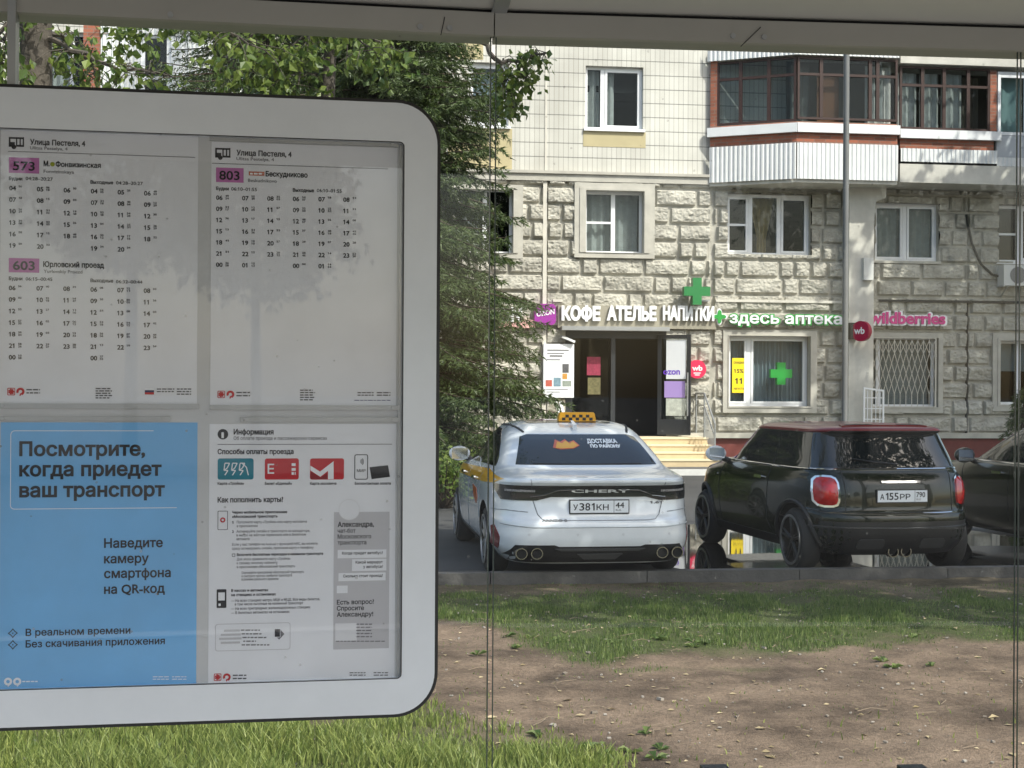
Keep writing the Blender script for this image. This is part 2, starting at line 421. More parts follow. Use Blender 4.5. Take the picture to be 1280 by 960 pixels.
    def ptext(self, P, px, py, s, wpx=None, cap=None, bold=0.0, off=0.001, ext=0.0, align='L', sp=1.0):
        """text on plane P: (px,py) is where its base line starts in the photograph, wpx its width there, cap its capital height"""
        vs, fs = glyphs(s, bold, 0.5 if ext else 0.0)
        if not vs: return self
        x0 = min(v[0] for v in vs); x1 = max(v[0] for v in vs)
        u0, z0 = P.uz(px, py, off)
        k = P.scale(px, py, off) * cap / .722 if cap else None
        if wpx: kx = (P.uz(px + wpx, py, off)[0] - u0) / (x1 - x0)
        else: kx = k * sp
        if k is None: k = kx
        sh = {'L': x0, 'C': (x0 + x1) / 2, 'R': x1}[align]
        return self.add([P.pt(u0 + (v[0] - sh) * kx, z0 + v[1] * k, off + (v[2] + .5) * ext) for v in vs], fs)
    def prect(self, P, x0, y0, x1, y1, off=0.001):
        a, b, c, d = P.rect(x0, y0, x1, y1, off)
        return self.quad(P.pt(a, b, off), P.pt(c, b, off), P.pt(c, d, off), P.pt(a, d, off))
    def build(self, name, m, parent=None, smooth=False, loc=None, fix=False):
        if parent is not None: T = inv(parent)
        elif loc is not None: T = Matrix.Translation(-Vector(loc))
        else: T = Matrix.Identity(4)
        me = bpy.data.meshes.new(name)
        me.from_pydata([T @ Vector(p) for p in self.v], [], self.f)
        if fix:
            bm = bmesh.new(); bm.from_mesh(me); bmesh.ops.recalc_face_normals(bm, faces=bm.faces); bm.to_mesh(me); bm.free()
        if smooth:
            me.shade_smooth()
            me.set_sharp_from_angle(angle=RAD(40))
        for mm in (m if isinstance(m, (list, tuple)) else [m]): me.materials.append(mm)
        o = bpy.data.objects.new(name, me); COL.objects.link(o)
        if parent is not None: o.parent = parent
        elif loc is not None: o.location = loc; WM[o.name] = Matrix.Translation(loc)
        return o
def rrect(u0, z0, u1, z1, r, n=8):
    pts = []
    for cx, cz, a0 in ((u1 - r, z1 - r, 0), (u0 + r, z1 - r, 90), (u0 + r, z0 + r, 180), (u1 - r, z0 + r, 270)):
        for k in range(n + 1):
            a = RAD(a0 + 90 * k / n); pts.append((cx + r * cos(a), cz + r * sin(a)))
    return pts
def circ(u, z, r, n=28, ry=None): return [(u + r * cos(2 * pi * k / n), z + (ry or r) * sin(2 * pi * k / n)) for k in range(n)]

# value noise on arrays
_pt = np.random.RandomState(3).rand(256, 256)
def vnoise(x, y):
    xi = np.floor(x).astype(int); yi = np.floor(y).astype(int); fx_ = x - xi; fy = y - yi
    fx_ = fx_ * fx_ * (3 - 2 * fx_); fy = fy * fy * (3 - 2 * fy)
    g = lambda a, b: _pt[a & 255, b & 255]
    return (g(xi, yi) * (1 - fx_) + g(xi + 1, yi) * fx_) * (1 - fy) + (g(xi, yi + 1) * (1 - fx_) + g(xi + 1, yi + 1) * fx_) * fy
def fbm(x, y, o=4):
    s = 0; a = .5
    for i in range(o): s = s + a * vnoise(x * 2 ** i + i * 17.3, y * 2 ** i + i * 9.1); a *= .5
    return s
def grid_mesh(name, X, Y, Z, m, parent=None, keep=None, smooth=True, attr=None):
    """X,Y,Z are (rows, cols) arrays"""
    r, c = X.shape
    me = bpy.data.meshes.new(name)
    T = inv(parent) if parent is not None else Matrix.Identity(4)
    t = T.to_translation()
    V = np.stack([X + t.x, Y + t.y, Z + t.z], -1).reshape(-1, 3)
    i = np.arange(r * c).reshape(r, c)
    F = np.stack([i[:-1, :-1], i[:-1, 1:], i[1:, 1:], i[1:, :-1]], -1)
    if keep is not None: F = F[keep]
    F = F.reshape(-1, 4)
    me.from_pydata(V.tolist(), [], F.tolist())
    me.polygons.foreach_set('use_smooth', [smooth] * len(me.polygons))
    if attr is not None:
        for nm, A in attr.items():
            at = me.attributes.new(nm, 'FLOAT', 'POINT'); at.data.foreach_set('value', A.reshape(-1).astype(np.float32))
    me.materials.append(m)
    o = bpy.data.objects.new(name, me); COL.objects.link(o); o.parent = parent
    return o
# ================================================================== GROUND
MB().quad((-300, -300, -.35), (300, -300, -.35), (300, 300, -.35), (-300, 300, -.35)).build('ground', M['paving'])['kind'] = 'structure'
def slab(name, m, x0, y0, x1, y1, z, t=.06):
    o = MB().box((x0, y0, z - t), (x1, y1, z)).build(name, m); o['kind'] = 'structure'; return o
slab('parking_asphalt', M['asphalt'], -60, 13.36, 60, 29.2, 0)
slab('street_road', M['road'], -90, -26, 90, -6.2, -.12)
slab('shelter_pavement', M['paving'], -60, -6.0, 60, 2.95, .02)
slab('road_kerb', M['kerb_white'], -60, -6.2, 60, -6.0, .04, .3)
slab('far_pavement', M['paving'], -90, -60, 90, -26, -.02)
k = MB()
for i in range(-28, 29): k.box((i * 1.5 + .004, 13.225, -.06), (i * 1.5 + 1.496, 13.36, .095 + .006 * rnd.random()))
k.build('parking_kerb', M['kerb'])['kind'] = 'structure'
slab('house_kerb', M['kerb_white'], -60, 29.2, 60, 29.34, .125, .2)
slab('house_pavement', M['paving'], -60, 29.34, 60, YF + .02, .11, .2)
slab('house_lawn', mat('lawn strip', (.06, .10, .025), .9, var=.5, vscale=6), fx(893), 30.9, 40, YF - .02, .16, .05)
mk = MB()
for x in (-2.6, .75, 4.55, 7.75):
    mk.quad((x, 13.9, .004), (x + .12, 13.9, .004), (x - .3 + .12, 18.8, .004), (x - .3, 18.8, .004))
mk.build('parking_lines', M['mark'])['kind'] = 'structure'
mk = MB()
for i in range(-12, 12): mk.quad((i * 6, -15.1, -.114), (i * 6 + 3.2, -15.1, -.114), (i * 6 + 3.2, -14.94, -.114), (i * 6, -14.94, -.114))
mk.quad((-80, -7.1, -.114), (80, -7.1, -.114), (80, -6.9, -.114), (-80, -6.9, -.114))
mk.build('road_lines', M['mark'])['kind'] = 'structure'
# puddle: an uneven sheet of still water
pv = []
for kk in range(90):
    a = 2 * pi * kk / 90
    r = .80 + .42 * fbm(np.array([3 + 1.6 * cos(a)]), np.array([5 + 1.6 * sin(a)]), 4)[0]
    p = cam2w(3.4, 16.6) + Vector((3.3 * r * cos(a), 2.6 * r * sin(a), 0)); pv.append((p.x, max(p.y, 13.75), .006))
MB().quad(*pv).build('puddle', M['water'])['kind'] = 'structure'
# lawn and trodden earth
gx = np.arange(-11, 15, .055); gy = np.arange(2.95, 13.23, .055)
GX, GY = np.meshgrid(gx, gy)
def cam_px(X, Y, z=0.0):
    xc = X * cos(YAW) - Y * sin(YAW); d = X * sin(YAW) + Y * cos(YAW)
    return 640 + FPX * xc / d, 484 + FPX * (EYE - z) / d + ROLL * FPX * xc / d
def grass_mask(X, Y):
    """1 where grass grows: the strip by the kerb and the near lawn, uneven borders"""
    px, py = cam_px(X, Y)
    n = fbm(X * 1.1 + 20, Y * 1.1, 4) - .47
    n2 = fbm(X * 3.3 + 9, Y * 3.3 + 4, 3) - .45
    nb = 908 + np.clip((px - 480) / 300, 0, 2.2) * 52 + np.clip((px - 700) / 200, 0, 1) * 60
    near = np.clip((py + n * 110 + n2 * 60 - nb) / 60 + .5, 0, 1)
    lo = np.interp(px, [560, 640, 740, 960, 1100, 1280], [774, 790, 812, 815, 792, 785])
    far = np.clip((lo - (py + n * 70 + n2 * 30)) / 16 + .5, 0, 1)
    bald = np.clip((744 + n2 * 26 - py) / 10 + .5, 0, 1)
    far = far * (1 - .75 * bald)
    return np.clip(near + far, 0, 1)
GM = grass_mask(GX, GY)
GZ = .02 * (fbm(GX * .6, GY * .6, 3) - .5) + .045 * (fbm(GX * 2.2 + 7, GY * 2.2, 4) - .5) * (1 - .6 * GM) + .026 * (fbm(GX * 6, GY * 6, 3) - .5)
PX, PY = cam_px(GX, GY)
rut = np.exp(-(((PY - 842 - (PX - 640) * .075 - 14 * np.sin(PX / 60)) / 9) ** 2)) * np.clip(1 - np.abs(PX - 960) / 150, 0, 1)
rut2 = np.exp(-(((PY - 842 - (PX - 660) * .27) / 5) ** 2)) * np.clip(1 - np.abs(PX - 660) / 60, 0, 1)
GZ = GZ + rut * .05 * (fbm(GX * 9, GY * 9, 2) - .55) - rut2 * .04
GZ = np.where(GY > 13.0, np.minimum(GZ, .01), GZ)
def lawn_mat():
    m = mat('earth and turf', (.15, .1, .06), .95, bump=.7, bscale=90)
    n, l = m.node_tree.nodes, m.node_tree.links; b = n['Principled BSDF']; b.inputs['Specular IOR Level'].default_value = .2
    tc = n.new('ShaderNodeTexCoord')
    def noise(s, d=9):
        z = n.new('ShaderNodeTexNoise'); z.inputs['Scale'].default_value = s; z.inputs['Detail'].default_value = d; z.inputs['Roughness'].default_value = .7
        l.new(tc.outputs['Object'], z.inputs[0]); return z
    def ramp(f, a, c, p0=.35, p1=.66):
        r = n.new('ShaderNodeValToRGB'); r.color_ramp.elements[0].color = (*a, 1); r.color_ramp.elements[1].color = (*c, 1)
        r.color_ramp.elements[0].position = p0; r.color_ramp.elements[1].position = p1; l.new(f, r.inputs[0]); return r
    d = ramp(noise(1.1).outputs[0], (.070, .051, .037), (.245, .182, .132), .37, .64)
    f = ramp(noise(45, 4).outputs[0], (.62, .6, .58), (1.25, 1.25, 1.25), .3, .7)
    mu = n.new('ShaderNodeMixRGB'); mu.blend_type = 'MULTIPLY'; mu.inputs[0].default_value = 1; l.new(d.outputs[0], mu.inputs[1]); l.new(f.outputs[0], mu.inputs[2])
    g = ramp(noise(12).outputs[0], (.045, .06, .018), (.09, .10, .04))
    at = n.new('ShaderNodeAttribute'); at.attribute_name = 'turf'
    mx = n.new('ShaderNodeMixRGB'); l.new(at.outputs['Fac'], mx.inputs[0]); l.new(mu.outputs[0], mx.inputs[1]); l.new(g.outputs[0], mx.inputs[2])
    l.new(mx.outputs[0], b.inputs['Base Color']); return m
lo = grid_mesh('lawn_ground', GX, GY, GZ, lawn_mat(), attr={'turf': GM}); lo['kind'] = 'structure'
def ground_z(x, y):
    i = int(np.clip((y - gy[0]) / .055, 0, len(gy) - 1)); j = int(np.clip((x - gx[0]) / .055, 0, len(gx) - 1)); return float(GZ[i, j])
# grass blades
R = np.random.RandomState(11)
def blades(name, m, n, px0, px1, py0, py1, hmin, hmax, wid, seg=2, lean=.5, stray=.004):
    px = R.uniform(px0, px1, n); d = FPX * EYE / (1.0 * np.array(R.uniform(0, 1, n)))  # placeholder, replaced below
    dn, df = FPX * EYE / (py1 - 484), FPX * EYE / (py0 - 484)
    d = np.sqrt(R.uniform(dn ** 2, df ** 2, n)); xc = (px - 640) / FPX * d
    X = xc * cos(YAW) + d * sin(YAW); Y = -xc * sin(YAW) + d * cos(YAW)
    gm = grass_mask(X, Y); tuft = fbm(X * 2.5, Y * 2.5 + 3, 3)
    ok = (R.uniform(0, 1, n) < gm * np.clip((tuft - .28) * 3.2, .25, 1) + stray) & (Y < 13.2) & (Y > 3)
    X, Y, gm, tuft = X[ok], Y[ok], gm[ok], tuft[ok]; n = len(X)
    i = np.clip(((Y - gy[0]) / .055).astype(int), 0, len(gy) - 1); j = np.clip(((X - gx[0]) / .055).astype(int), 0, len(gx) - 1)
    Z = GZ[i, j] - .005
    h = R.uniform(hmin, hmax, n) * (.4 + .6 * gm) * np.clip(tuft * 1.9, .5, 1.35); a = R.uniform(0, 2 * pi, n); b = R.uniform(0, 2 * pi, n); le = R.uniform(.1, lean, n) * h
    wx, wy = np.cos(a) * wid, np.sin(a) * wid; lx, ly = np.cos(b) * le, np.sin(b) * le
    if seg == 2:
        V = np.stack([np.stack([X - wx, Y - wy, Z], -1), np.stack([X + wx, Y + wy, Z], -1), np.stack([X + lx * .35 + wx * .75, Y + ly * .35 + wy * .75, Z + h * .6], -1),
                      np.stack([X + lx * .35 - wx * .75, Y + ly * .35 - wy * .75, Z + h * .6], -1), np.stack([X + lx * 1.3, Y + ly * 1.3, Z + h], -1)], 1)
        k = np.arange(n)[:, None] * 5
        F = (k + np.array([[0, 1, 2, 3]])).tolist() + (k + np.array([[3, 2, 4]])).tolist(); nv = 5
    else:
        V = np.stack([np.stack([X - wx, Y - wy, Z], -1), np.stack([X + wx, Y + wy, Z], -1), np.stack([X + lx, Y + ly, Z + h], -1)], 1)
        F = (np.arange(n)[:, None] * 3 + np.array([[0, 1, 2]])).tolist()
    me = bpy.data.meshes.new(name); me.from_pydata(V.reshape(-1, 3).tolist(), [], F); me.materials.append(m)
    o = bpy.data.objects.new(name, me); COL.objects.link(o); return o
tag(blades('grass', M['grass'], 95000, -260, 1500, 872, 1010, .06, .15, .0045), 'bright green lawn grass growing below the information board', 'grass', kind='stuff')
tag(blades('grass', M['grass_short'], 130000, 380, 1500, 727, 900, .022, .055, .0048, seg=1, stray=.03), 'short trodden grass strip along the parking kerb', 'grass', kind='stuff')
def scatter(name, m, n, smin, smax, label, cat, pxr=(380, 1420), pyr=(735, 965), leafy=True):
    b = MB()
    for _ in range(n):
        d = math.sqrt(rnd.uniform((FPX * EYE / (pyr[1] - 484)) ** 2, (FPX * EYE / (pyr[0] - 484)) ** 2)); p = cam2w((rnd.uniform(*pxr) - 640) / FPX * d, d)
        if p.y > 13.15: continue
        z = ground_z(p.x, p.y) + .006; s = rnd.uniform(smin, smax) * (1.8 if rnd.random() < .08 else 1); a = rnd.uniform(0, 6.28)
        if leafy:
            ux, uy = cos(a) * s, sin(a) * s; vx, vy = -sin(a) * s * .55, cos(a) * s * .55; c = rnd.uniform(.1, .5) * s
            b.add([(p.x - ux, p.y - uy, z), (p.x + vx, p.y + vy, z + c), (p.x + ux, p.y + uy, z + .2 * c), (p.x - vx, p.y - vy, z + c * rnd.random())], [(0, 1, 2), (0, 2, 3)][::-1])
        else:
            b.box((-s, -s * .7, -s * .3), (s, s * .7, s * .5), Matrix.Translation((p.x, p.y, z)) @ Matrix.Rotation(a, 4, 'Z') @ Matrix.Rotation(rnd.uniform(-.4, .4), 4, 'X'))
    return tag(b.build(name, m), label, cat, kind='stuff')
scatter('fallen_leaves', M['litter'], 520, .010, .025, 'dry yellow leaves scattered over the bare earth', 'leaves')
scatter('gravel', M['pebble'], 450, .004, .011, 'small pale pebbles and crumbs on the bare earth', 'gravel', leafy=False)
b = MB()
for _ in range(80):
    d = rnd.uniform(7.2, 11.5); p = cam2w((rnd.uniform(500, 1300) - 640) / FPX * d, d); a = rnd.uniform(0, 6.28); L = rnd.uniform(.05, .2); z = ground_z(p.x, p.y) + .008
    b.tube([(p.x, p.y, z), (p.x + cos(a) * L * .5, p.y + sin(a) * L * .5, z + .012), (p.x + cos(a + .3) * L, p.y + sin(a + .3) * L, z + .004)], .0022, 5)
tag(b.build('dead_twigs', M['twig']), 'thin dead twigs lying on the bare earth', 'twigs', kind='stuff')
b = MB()
for _ in range(28):
    pxx, pyy = rnd.choice([(rnd.gauss(650, 40), rnd.gauss(800, 10)), (rnd.gauss(830, 30), rnd.gauss(795, 8)), (rnd.gauss(1140, 70), rnd.gauss(822, 12)), (rnd.gauss(760, 60), rnd.gauss(925, 14))])
    d = FPX * EYE / (pyy - 484); p = cam2w((pxx - 640) / FPX * d, d); z = ground_z(p.x, p.y)
    for q in range(rnd.randint(5, 9)):
        a = rnd.uniform(0, 6.28); L = rnd.uniform(.03, .085); wv = L * .28
        b.add([(p.x, p.y, z), (p.x + cos(a) * L * .5 - sin(a) * wv, p.y + sin(a) * L * .5 + cos(a) * wv, z + L * .4), (p.x + cos(a) * L, p.y + sin(a) * L, z + L * .25), (p.x + cos(a) * L * .5 + sin(a) * wv, p.y + sin(a) * L * .5 - cos(a) * wv, z + L * .4)], [(0, 1, 2), (0, 2, 3)])
tag(b.build('weeds', M['grass_short']), 'low broad leaved weeds in clumps on the bare earth', 'weeds', kind='stuff')

# ================================================================== APARTMENT BUILDING
BLD = empty('apartment_building', (0, YF, 0), label='panel apartment block with rustic stone ground floors and cream tiled upper floors', cat='building')
HOLES = []
ZLEDGE0, ZLEDGE1 = fz(780, 229), fz(780, 217)
ZBASE = fz(960, 541)
def win(x0, y0, x1, y1, mull=(), trans=(), curtain=None, sill=True, rec=.13, fr=.065, surround=None, sash=()):
    """window in px of the facade; mull: vertical bars as fractions; trans: (from, to, height) horizontal bars"""
    u0, z0, u1, z1 = FAC.rect(x0, y0, x1, y1); HOLES.append((u0, z0, u1, z1)); W, H = u1 - u0, z1 - z0
    b = MB(); o0, o1 = -rec - .07, -rec
    b.pring(FAC, [(u0, z0), (u1, z0), (u1, z1), (u0, z1)], [(u0 + fr, z0 + fr), (u1 - fr, z0 + fr), (u1 - fr, z1 - fr), (u0 + fr, z1 - fr)], o0, o1)
    xs = [0] + list(mull) + [1]
    for f in mull: b.pbox(FAC, u0 + W * f - fr * .75, z0 + fr, u0 + W * f + fr * .75, z1 - fr, o0, o1 + .004)
    for f0, f1, h in trans: b.pbox(FAC, u0 + W * f0 + fr * .8, z0 + H * h - .025, u0 + W * f1 - fr * .8, z0 + H * h + .025, o0, o1 + .002)
    for i in sash:
        a, c = u0 + W * xs[i] + fr * .9, u0 + W * xs[i + 1] - fr * .9
        b.pring(FAC, [(a, z0 + fr), (c, z0 + fr), (c, z1 - fr), (a, z1 - fr)], [(a + .05, z0 + fr + .05), (c - .05, z0 + fr + .05), (c - .05, z1 - fr - .05), (a + .05, z1 - fr - .05)], o0, o1 + .015)
    wo = b.build('window', M['pvc'], BLD)
    MB().pbox(FAC, u0 + .03, z0 + .03, u1 - .03, z1 - .03, o0 + .03, o0 + .036).build('pane', M['pane'], wo)
    if sill: MB().pbox(FAC, u0 - .04, z0 - .05, u1 + .04, z0 + .012, -rec, .07).build('sill', M['pvc'] if sill == 1 else M['stone_trim'], wo)
    if curtain:
        for (c0, c1, kind) in curtain:
            mm, hh = {'l': (M['curtain'], 1), 'tan': (M['curtain_tan'], 1), 'b': (M['blind'], 1), 'h': (M['blind'], .5)}[kind]
            n = int(max(6, (c1 - c0) * W / .03)); vs = []; fs = []
            for i in range(n + 1):
                t = i / n; u = u0 + W * (c0 + (c1 - c0) * t); o = -rec - .2 - (.035 * math.sin(i * (1.9 if kind == 'b' else .9)) if kind != 'h' else 0)
                um = u
                if kind == 'tan': um = u0 + W * ((c0 + c1) / 2 + (t - .5) * (c1 - c0) * .35)
                vs += [FAC.pt(u, z1 - .05, o), FAC.pt(um, z0 + H * (1 - hh) + H * .3 if kind == 'tan' else z0 + H * (1 - hh) + .04, o), FAC.pt(um if kind == 'tan' else u, z0 + H * (1 - hh) + .04, o)]
            for i in range(n): fs += [(3 * i, 3 * i + 1, 3 * i + 4, 3 * i + 3), (3 * i + 1, 3 * i + 2, 3 * i + 5, 3 * i + 4)]
            MB().add(vs, fs).build('curtain', mm, wo, smooth=True)
    if surround:
        sx0, sy0, sx1, sy1 = surround; a, c, d, e = FAC.rect(*surround)
        MB().pring(FAC, [(a, c), (d, c), (d, e), (a, e)], [(u0, z0), (u1, z0), (u1, z1), (u0, z1)], -.1, .13).build('surround', M['stone_trim'], wo)
        MB().pring(FAC, [(a + .12, c + .12), (d - .12, c + .12), (d - .12, e - .12), (a + .12, e - .12)], [(u0 + .003, z0 + .003), (u1 - .003, z0 + .003), (u1 - .003, z1 - .003), (u0 + .003, z1 - .003)], -.1, .15).build('surround_step', M['stone_trim'], wo)
        HOLES[-1] = (a + .02, c + .02, d - .02, e - .02)
    return wo
win(732, 83, 804, 162, mull=(.31,), curtain=[(.05, .28, 'l'), (.36, .54, 'l')], sash=(1,))
win(586, 78, 636, 158, mull=(), curtain=[(.05, .95, 'h')], sash=(0,))
win(731, 239, 804, 317, mull=(.5,), trans=((0, .5, .5),), curtain=[(.05, .95, 'l')], surround=(717, 230, 817, 323), sill=0)
win(572, 235, 641, 317, mull=(.5,), curtain=[(.05, .4, 'l')], surround=(556, 231, 653, 323), sill=0)
win(908, 243, 1013, 319, mull=(.30, .64), trans=((0, .3, .5),), curtain=[(.31, .62, 'tan')], sash=(0, 2), sill=2)
win(1093, 254, 1173, 327, mull=(.5,), curtain=[(.04, .96, 'l')], sash=(0, 1), sill=2)
win(1247, 257, 1312, 328, mull=(.45,), trans=((0, .45, .5),), sill=1, sash=(1,))
win(909, 420, 1011, 508, mull=(.28,), curtain=[(.03, .97, 'b')], surround=(902, 413, 1019, 516), sash=(0, 1), sill=0)
win(1080, 421, 1170, 509, mull=(.22,), curtain=[(.03, .97, 'l')], surround=(1070, 416, 1176, 516), sill=0)
win(1247, 426, 1300, 506, mull=(.55,), curtain=[(.03, .97, 'h')], surround=(1238, 417, 1310, 514), sill=0)
for x0, x1 in ((60, 118), (420, 458), (270, 330)): win(x0, 40, x1, 118, mull=(.5,), curtain=[(.05, .5, 'l')])
for y0, y1 in ((239, 317), (424, 506)): win(300, y0, 372, y1, mull=(.5,), curtain=[(.05, .45, 'l')], surround=(286, y0 - 9, 386, y1 + 7), sill=0)
# doorway of the shop
du0, dz0, du1, dz1 = FAC.rect(706, 414, 832, 541); HOLES.append((du0, .0, du1, dz1))
DOOR = MB().pbox(FAC, du0, .72, du0 + .09, dz1, -.25, .06).pbox(FAC, du1 - .07, .72, du1, dz1, -.25, .06).pbox(FAC, du0 + .09, dz1 - .17, du1 - .07, dz1, -.25, .05)
dm = fx(766, 470)
DOOR.pbox(FAC, dm - .05, .72, dm + .05, dz1 - .17, -.22, .04).pbox(FAC, du0 + .09, .72, dm - .05, 1.02, -.22, .03).pbox(FAC, du0 + .09, .72, du0 + .17, dz1 - .17, -.22, .03)
DOOR = DOOR.build('door', M['anthracite'], BLD)
MB().pbox(FAC, du0 + .17, 1.02, dm - .05, dz1 - .17, -.15, -.144).build('pane', M['pane'], DOOR)
a, c, d, e = FAC.rect(734, 446, 751, 469, -.1); MB().pbox(FAC, a, c, d, e, -.14, -.137).build('door_notice', mat('crimson notice', lin(150, 45, 75), .6, var=.4, vscale=14), DOOR)
a, c, d, e = FAC.rect(735, 472, 751, 493, -.1); MB().pbox(FAC, a, c, d, e, -.14, -.137).build('door_notice', mat('olive notice', lin(110, 105, 70), .6, var=.6, vscale=14), DOOR)
# the leaf stands open towards the street
hu = fx(821, 480); LEAF = Plane(FAC.pt(hu, 0, .1), Vector((cos(RAD(-28)), sin(RAD(-28)), 0)))
lw_, lz0, lz1 = .78, .76, fz(835, 419)
lb = MB().pring(LEAF, [(0, lz0), (lw_, lz0), (lw_, lz1), (0, lz1)], [(.09, lz0 + .36), (lw_ - .09, lz0 + .36), (lw_ - .09, lz1 - .09), (.09, lz1 - .09)], -.03, .03)
lb = lb.build('door', M['anthracite'], BLD)
MB().pbox(LEAF, .09, lz0 + .36, lw_ - .09, lz1 - .09, -.004, .004).build('pane', M['pane'], lb)
MB().pbox(LEAF, .2, 2.05, lw_ - .11, lz1 - .12, .006, .009).build('door_notice', M['paper'], lb)
MB().pbox(LEAF, .16, 1.62, lw_ - .13, 2.0, .006, .009).build('door_notice', mat('lilac film', lin(175, 150, 215), .5), lb)
MB().ptext(LEAF, 829, 468, 'ozon', 21, None, .03, .011).build('lettering', mat('violet print', lin(110, 60, 200), .5), lb)
MB().pbox(LEAF, .2, 1.2, lw_ - .13, 1.6, .006, .009).build('door_notice', mat('pale notice', lin(200, 205, 195), .5, var=.4, vscale=9), lb)
MB().tube([LEAF.pt(lw_ - .06, 1.2, .06), LEAF.pt(lw_ - .06, 2.2, .06)], .018, 8).build('handle', M['galv'], lb)
# metal canopy edge
a, c, d, e = FAC.rect(699, 409, 832, 414); MB().pbox(FAC, a, c, d, e, 0, .42).build('door_canopy', M['steel'], BLD)
a, c, d, e = FAC.rect(696, 383, 893, 411); MB().pbox(FAC, a, c, d, e, 0, .175).build('sign_backing', M['sign_back'], BLD)

# walls -----------------------------------------------------------------
def holed(P, u0, u1, z0, z1, holes, off, deep, name, m):
    us = sorted({u0, u1, *[min(max(h[k], u0), u1) for h in holes for k in (0, 2)]}); zs = sorted({z0, z1, *[min(max(h[k], z0), z1) for h in holes for k in (1, 3)]})
    b = MB()
    for i in range(len(us) - 1):
        for j in range(len(zs) - 1):
            cu, cz = (us[i] + us[i + 1]) / 2, (zs[j] + zs[j + 1]) / 2
            if any(h[0] < cu < h[2] and h[1] < cz < h[3] for h in holes): continue
            b.quad(P.pt(us[i], zs[j], off), P.pt(us[i + 1], zs[j], off), P.pt(us[i + 1], zs[j + 1], off), P.pt(us[i], zs[j + 1], off))
    for h in holes:
        if h[2] < u0 or h[0] > u1 or h[3] < z0 or h[1] > z1: continue
        q = [(h[0], h[1]), (h[2], h[1]), (h[2], h[3]), (h[0], h[3])]
        for i in range(4):
            j = (i + 1) % 4
            b.quad(P.pt(*q[i], off), P.pt(*q[j], off), P.pt(*q[j], off - deep), P.pt(*q[i], off - deep))
    return b.build(name, m, BLD)
UL, UR = -26.0, fx(1420)
holed(FAC, UL, UR, ZLEDGE1, 15.0, HOLES, 0, .3, 'tile_wall', M['tile'])
SL = fx(20)
holed(FAC, UL, SL, 0, ZLEDGE0, HOLES, 0, .3, 'stone_wall', M['stone'])
# rustic stone as a real relief
st = .021
su = np.arange(SL, UR, st); sz = np.arange(ZBASE, ZLEDGE0 + st * .5, st)
SU, SZ = np.meshgrid(su, sz)
RH = .405
row = np.floor((SZ - ZBASE) / RH).astype(int); dz = np.minimum((SZ - ZBASE) - row * RH, (row + 1) * RH - (SZ - ZBASE))
du = np.zeros_like(SU); bid = np.zeros_like(SU); LX = np.zeros_like(SU); LZ = SZ - ZBASE - (row + .5) * RH
for r_ in range(row.max() + 1):
    ed = [SL - .2]; rr = random.Random(100 + r_)
    while ed[-1] < UR + 1: ed.append(ed[-1] + (rr.choice([.36, .40, .44]) if rr.random() < .5 else rr.uniform(.75, 1.25)))
    ed = np.array(ed); mk_ = row == r_; k_ = np.searchsorted(ed, SU[mk_]) - 1
    du[mk_] = np.minimum(SU[mk_] - ed[k_], ed[k_ + 1] - SU[mk_]); bid[mk_] = k_ + 37 * r_; LX[mk_] = SU[mk_] - (ed[k_] + ed[k_ + 1]) / 2
dd = np.minimum(du, dz)
PR = np.random.RandomState(17).uniform(-1, 1, (997, 6, 3)); bi = bid.astype(int) * 7 % 997
HB = np.full_like(SU, 9.0)
wx_, wz_ = .05 * (fbm(SU * 5, SZ * 5, 2) - .4), .05 * (fbm(SU * 5 + 40, SZ * 5, 2) - .4)
for k_ in range(6):
    q_ = PR[bi, k_]; HB = np.minimum(HB, .082 + .035 * q_[..., 0] + .11 * q_[..., 1] * (LX + wx_) + .30 * q_[..., 2] * (LZ + wz_))
HB = np.clip(HB, .012, .12)
chip = np.abs(fbm(SU * 7 + bid, SZ * 9 + bid * 1.7, 3) - .44)
ramp_ = np.clip((dd - .030) / .018, 0, 1)
HH = ramp_ * (.045 + HB - .085 * chip + .02 * vnoise(SU * 21, SZ * 27))
HH = np.maximum(HH, 0)
for jx, wd in ((680, .05), (889, .05), (1208, .03)):
    HH = np.where(np.abs(SU - fx(jx)) < wd, 0, HH)
keep = np.ones((len(sz) - 1, len(su) - 1), bool)
CU, CZ = SU[:-1, :-1] + st / 2, SZ[:-1, :-1] + st / 2
for h in HOLES: keep &= ~((CU > h[0]) & (CU < h[2]) & (CZ > h[1]) & (CZ < h[3]))
grid_mesh('stone_relief', SU, YF - HH, SZ, M['stone'], BLD, keep=keep, smooth=False)
for h in HOLES:
    if h[3] < ZLEDGE0 + .3 and h[0] > SL:
        q = [(h[0], h[1]), (h[2], h[1]), (h[2], h[3]), (h[0], h[3])]
        rev = MB()
        for i in range(4): rev.quad(FAC.pt(*q[i], .02), FAC.pt(*q[(i + 1) % 4], .02), FAC.pt(*q[(i + 1) % 4], -.4), FAC.pt(*q[i], -.4))
        rev.build('window_reveal', M['stone_trim'], BLD)
MB().pbox(FAC, UL, ZLEDGE0, fx(1420), ZLEDGE1 - .06, -.2, .12).pbox(FAC, UL, ZLEDGE1 - .06, fx(1420), ZLEDGE1 + .004, -.2, .17).build('ledge', M['stone_trim'], BLD)
MB().pbox(FAC, SL, ZBASE - .12, du0, ZBASE, -.2, .15).pbox(FAC, du1, ZBASE - .12, UR, ZBASE, -.2, .15).build('plinth_cap', M['stone_trim'], BLD)
MB().pbox(FAC, SL, 0, du0, ZBASE - .12, -.2, .05).pbox(FAC, du1, 0, UR, ZBASE - .12, -.2, .05).build('plinth', M['plinth'], BLD)
j = MB()
MB().pbox(FAC, fx(680) - .045, ZBASE, fx(680) + .045, ZLEDGE0, 0, .075).build('joint_strip', M['joint'], BLD)
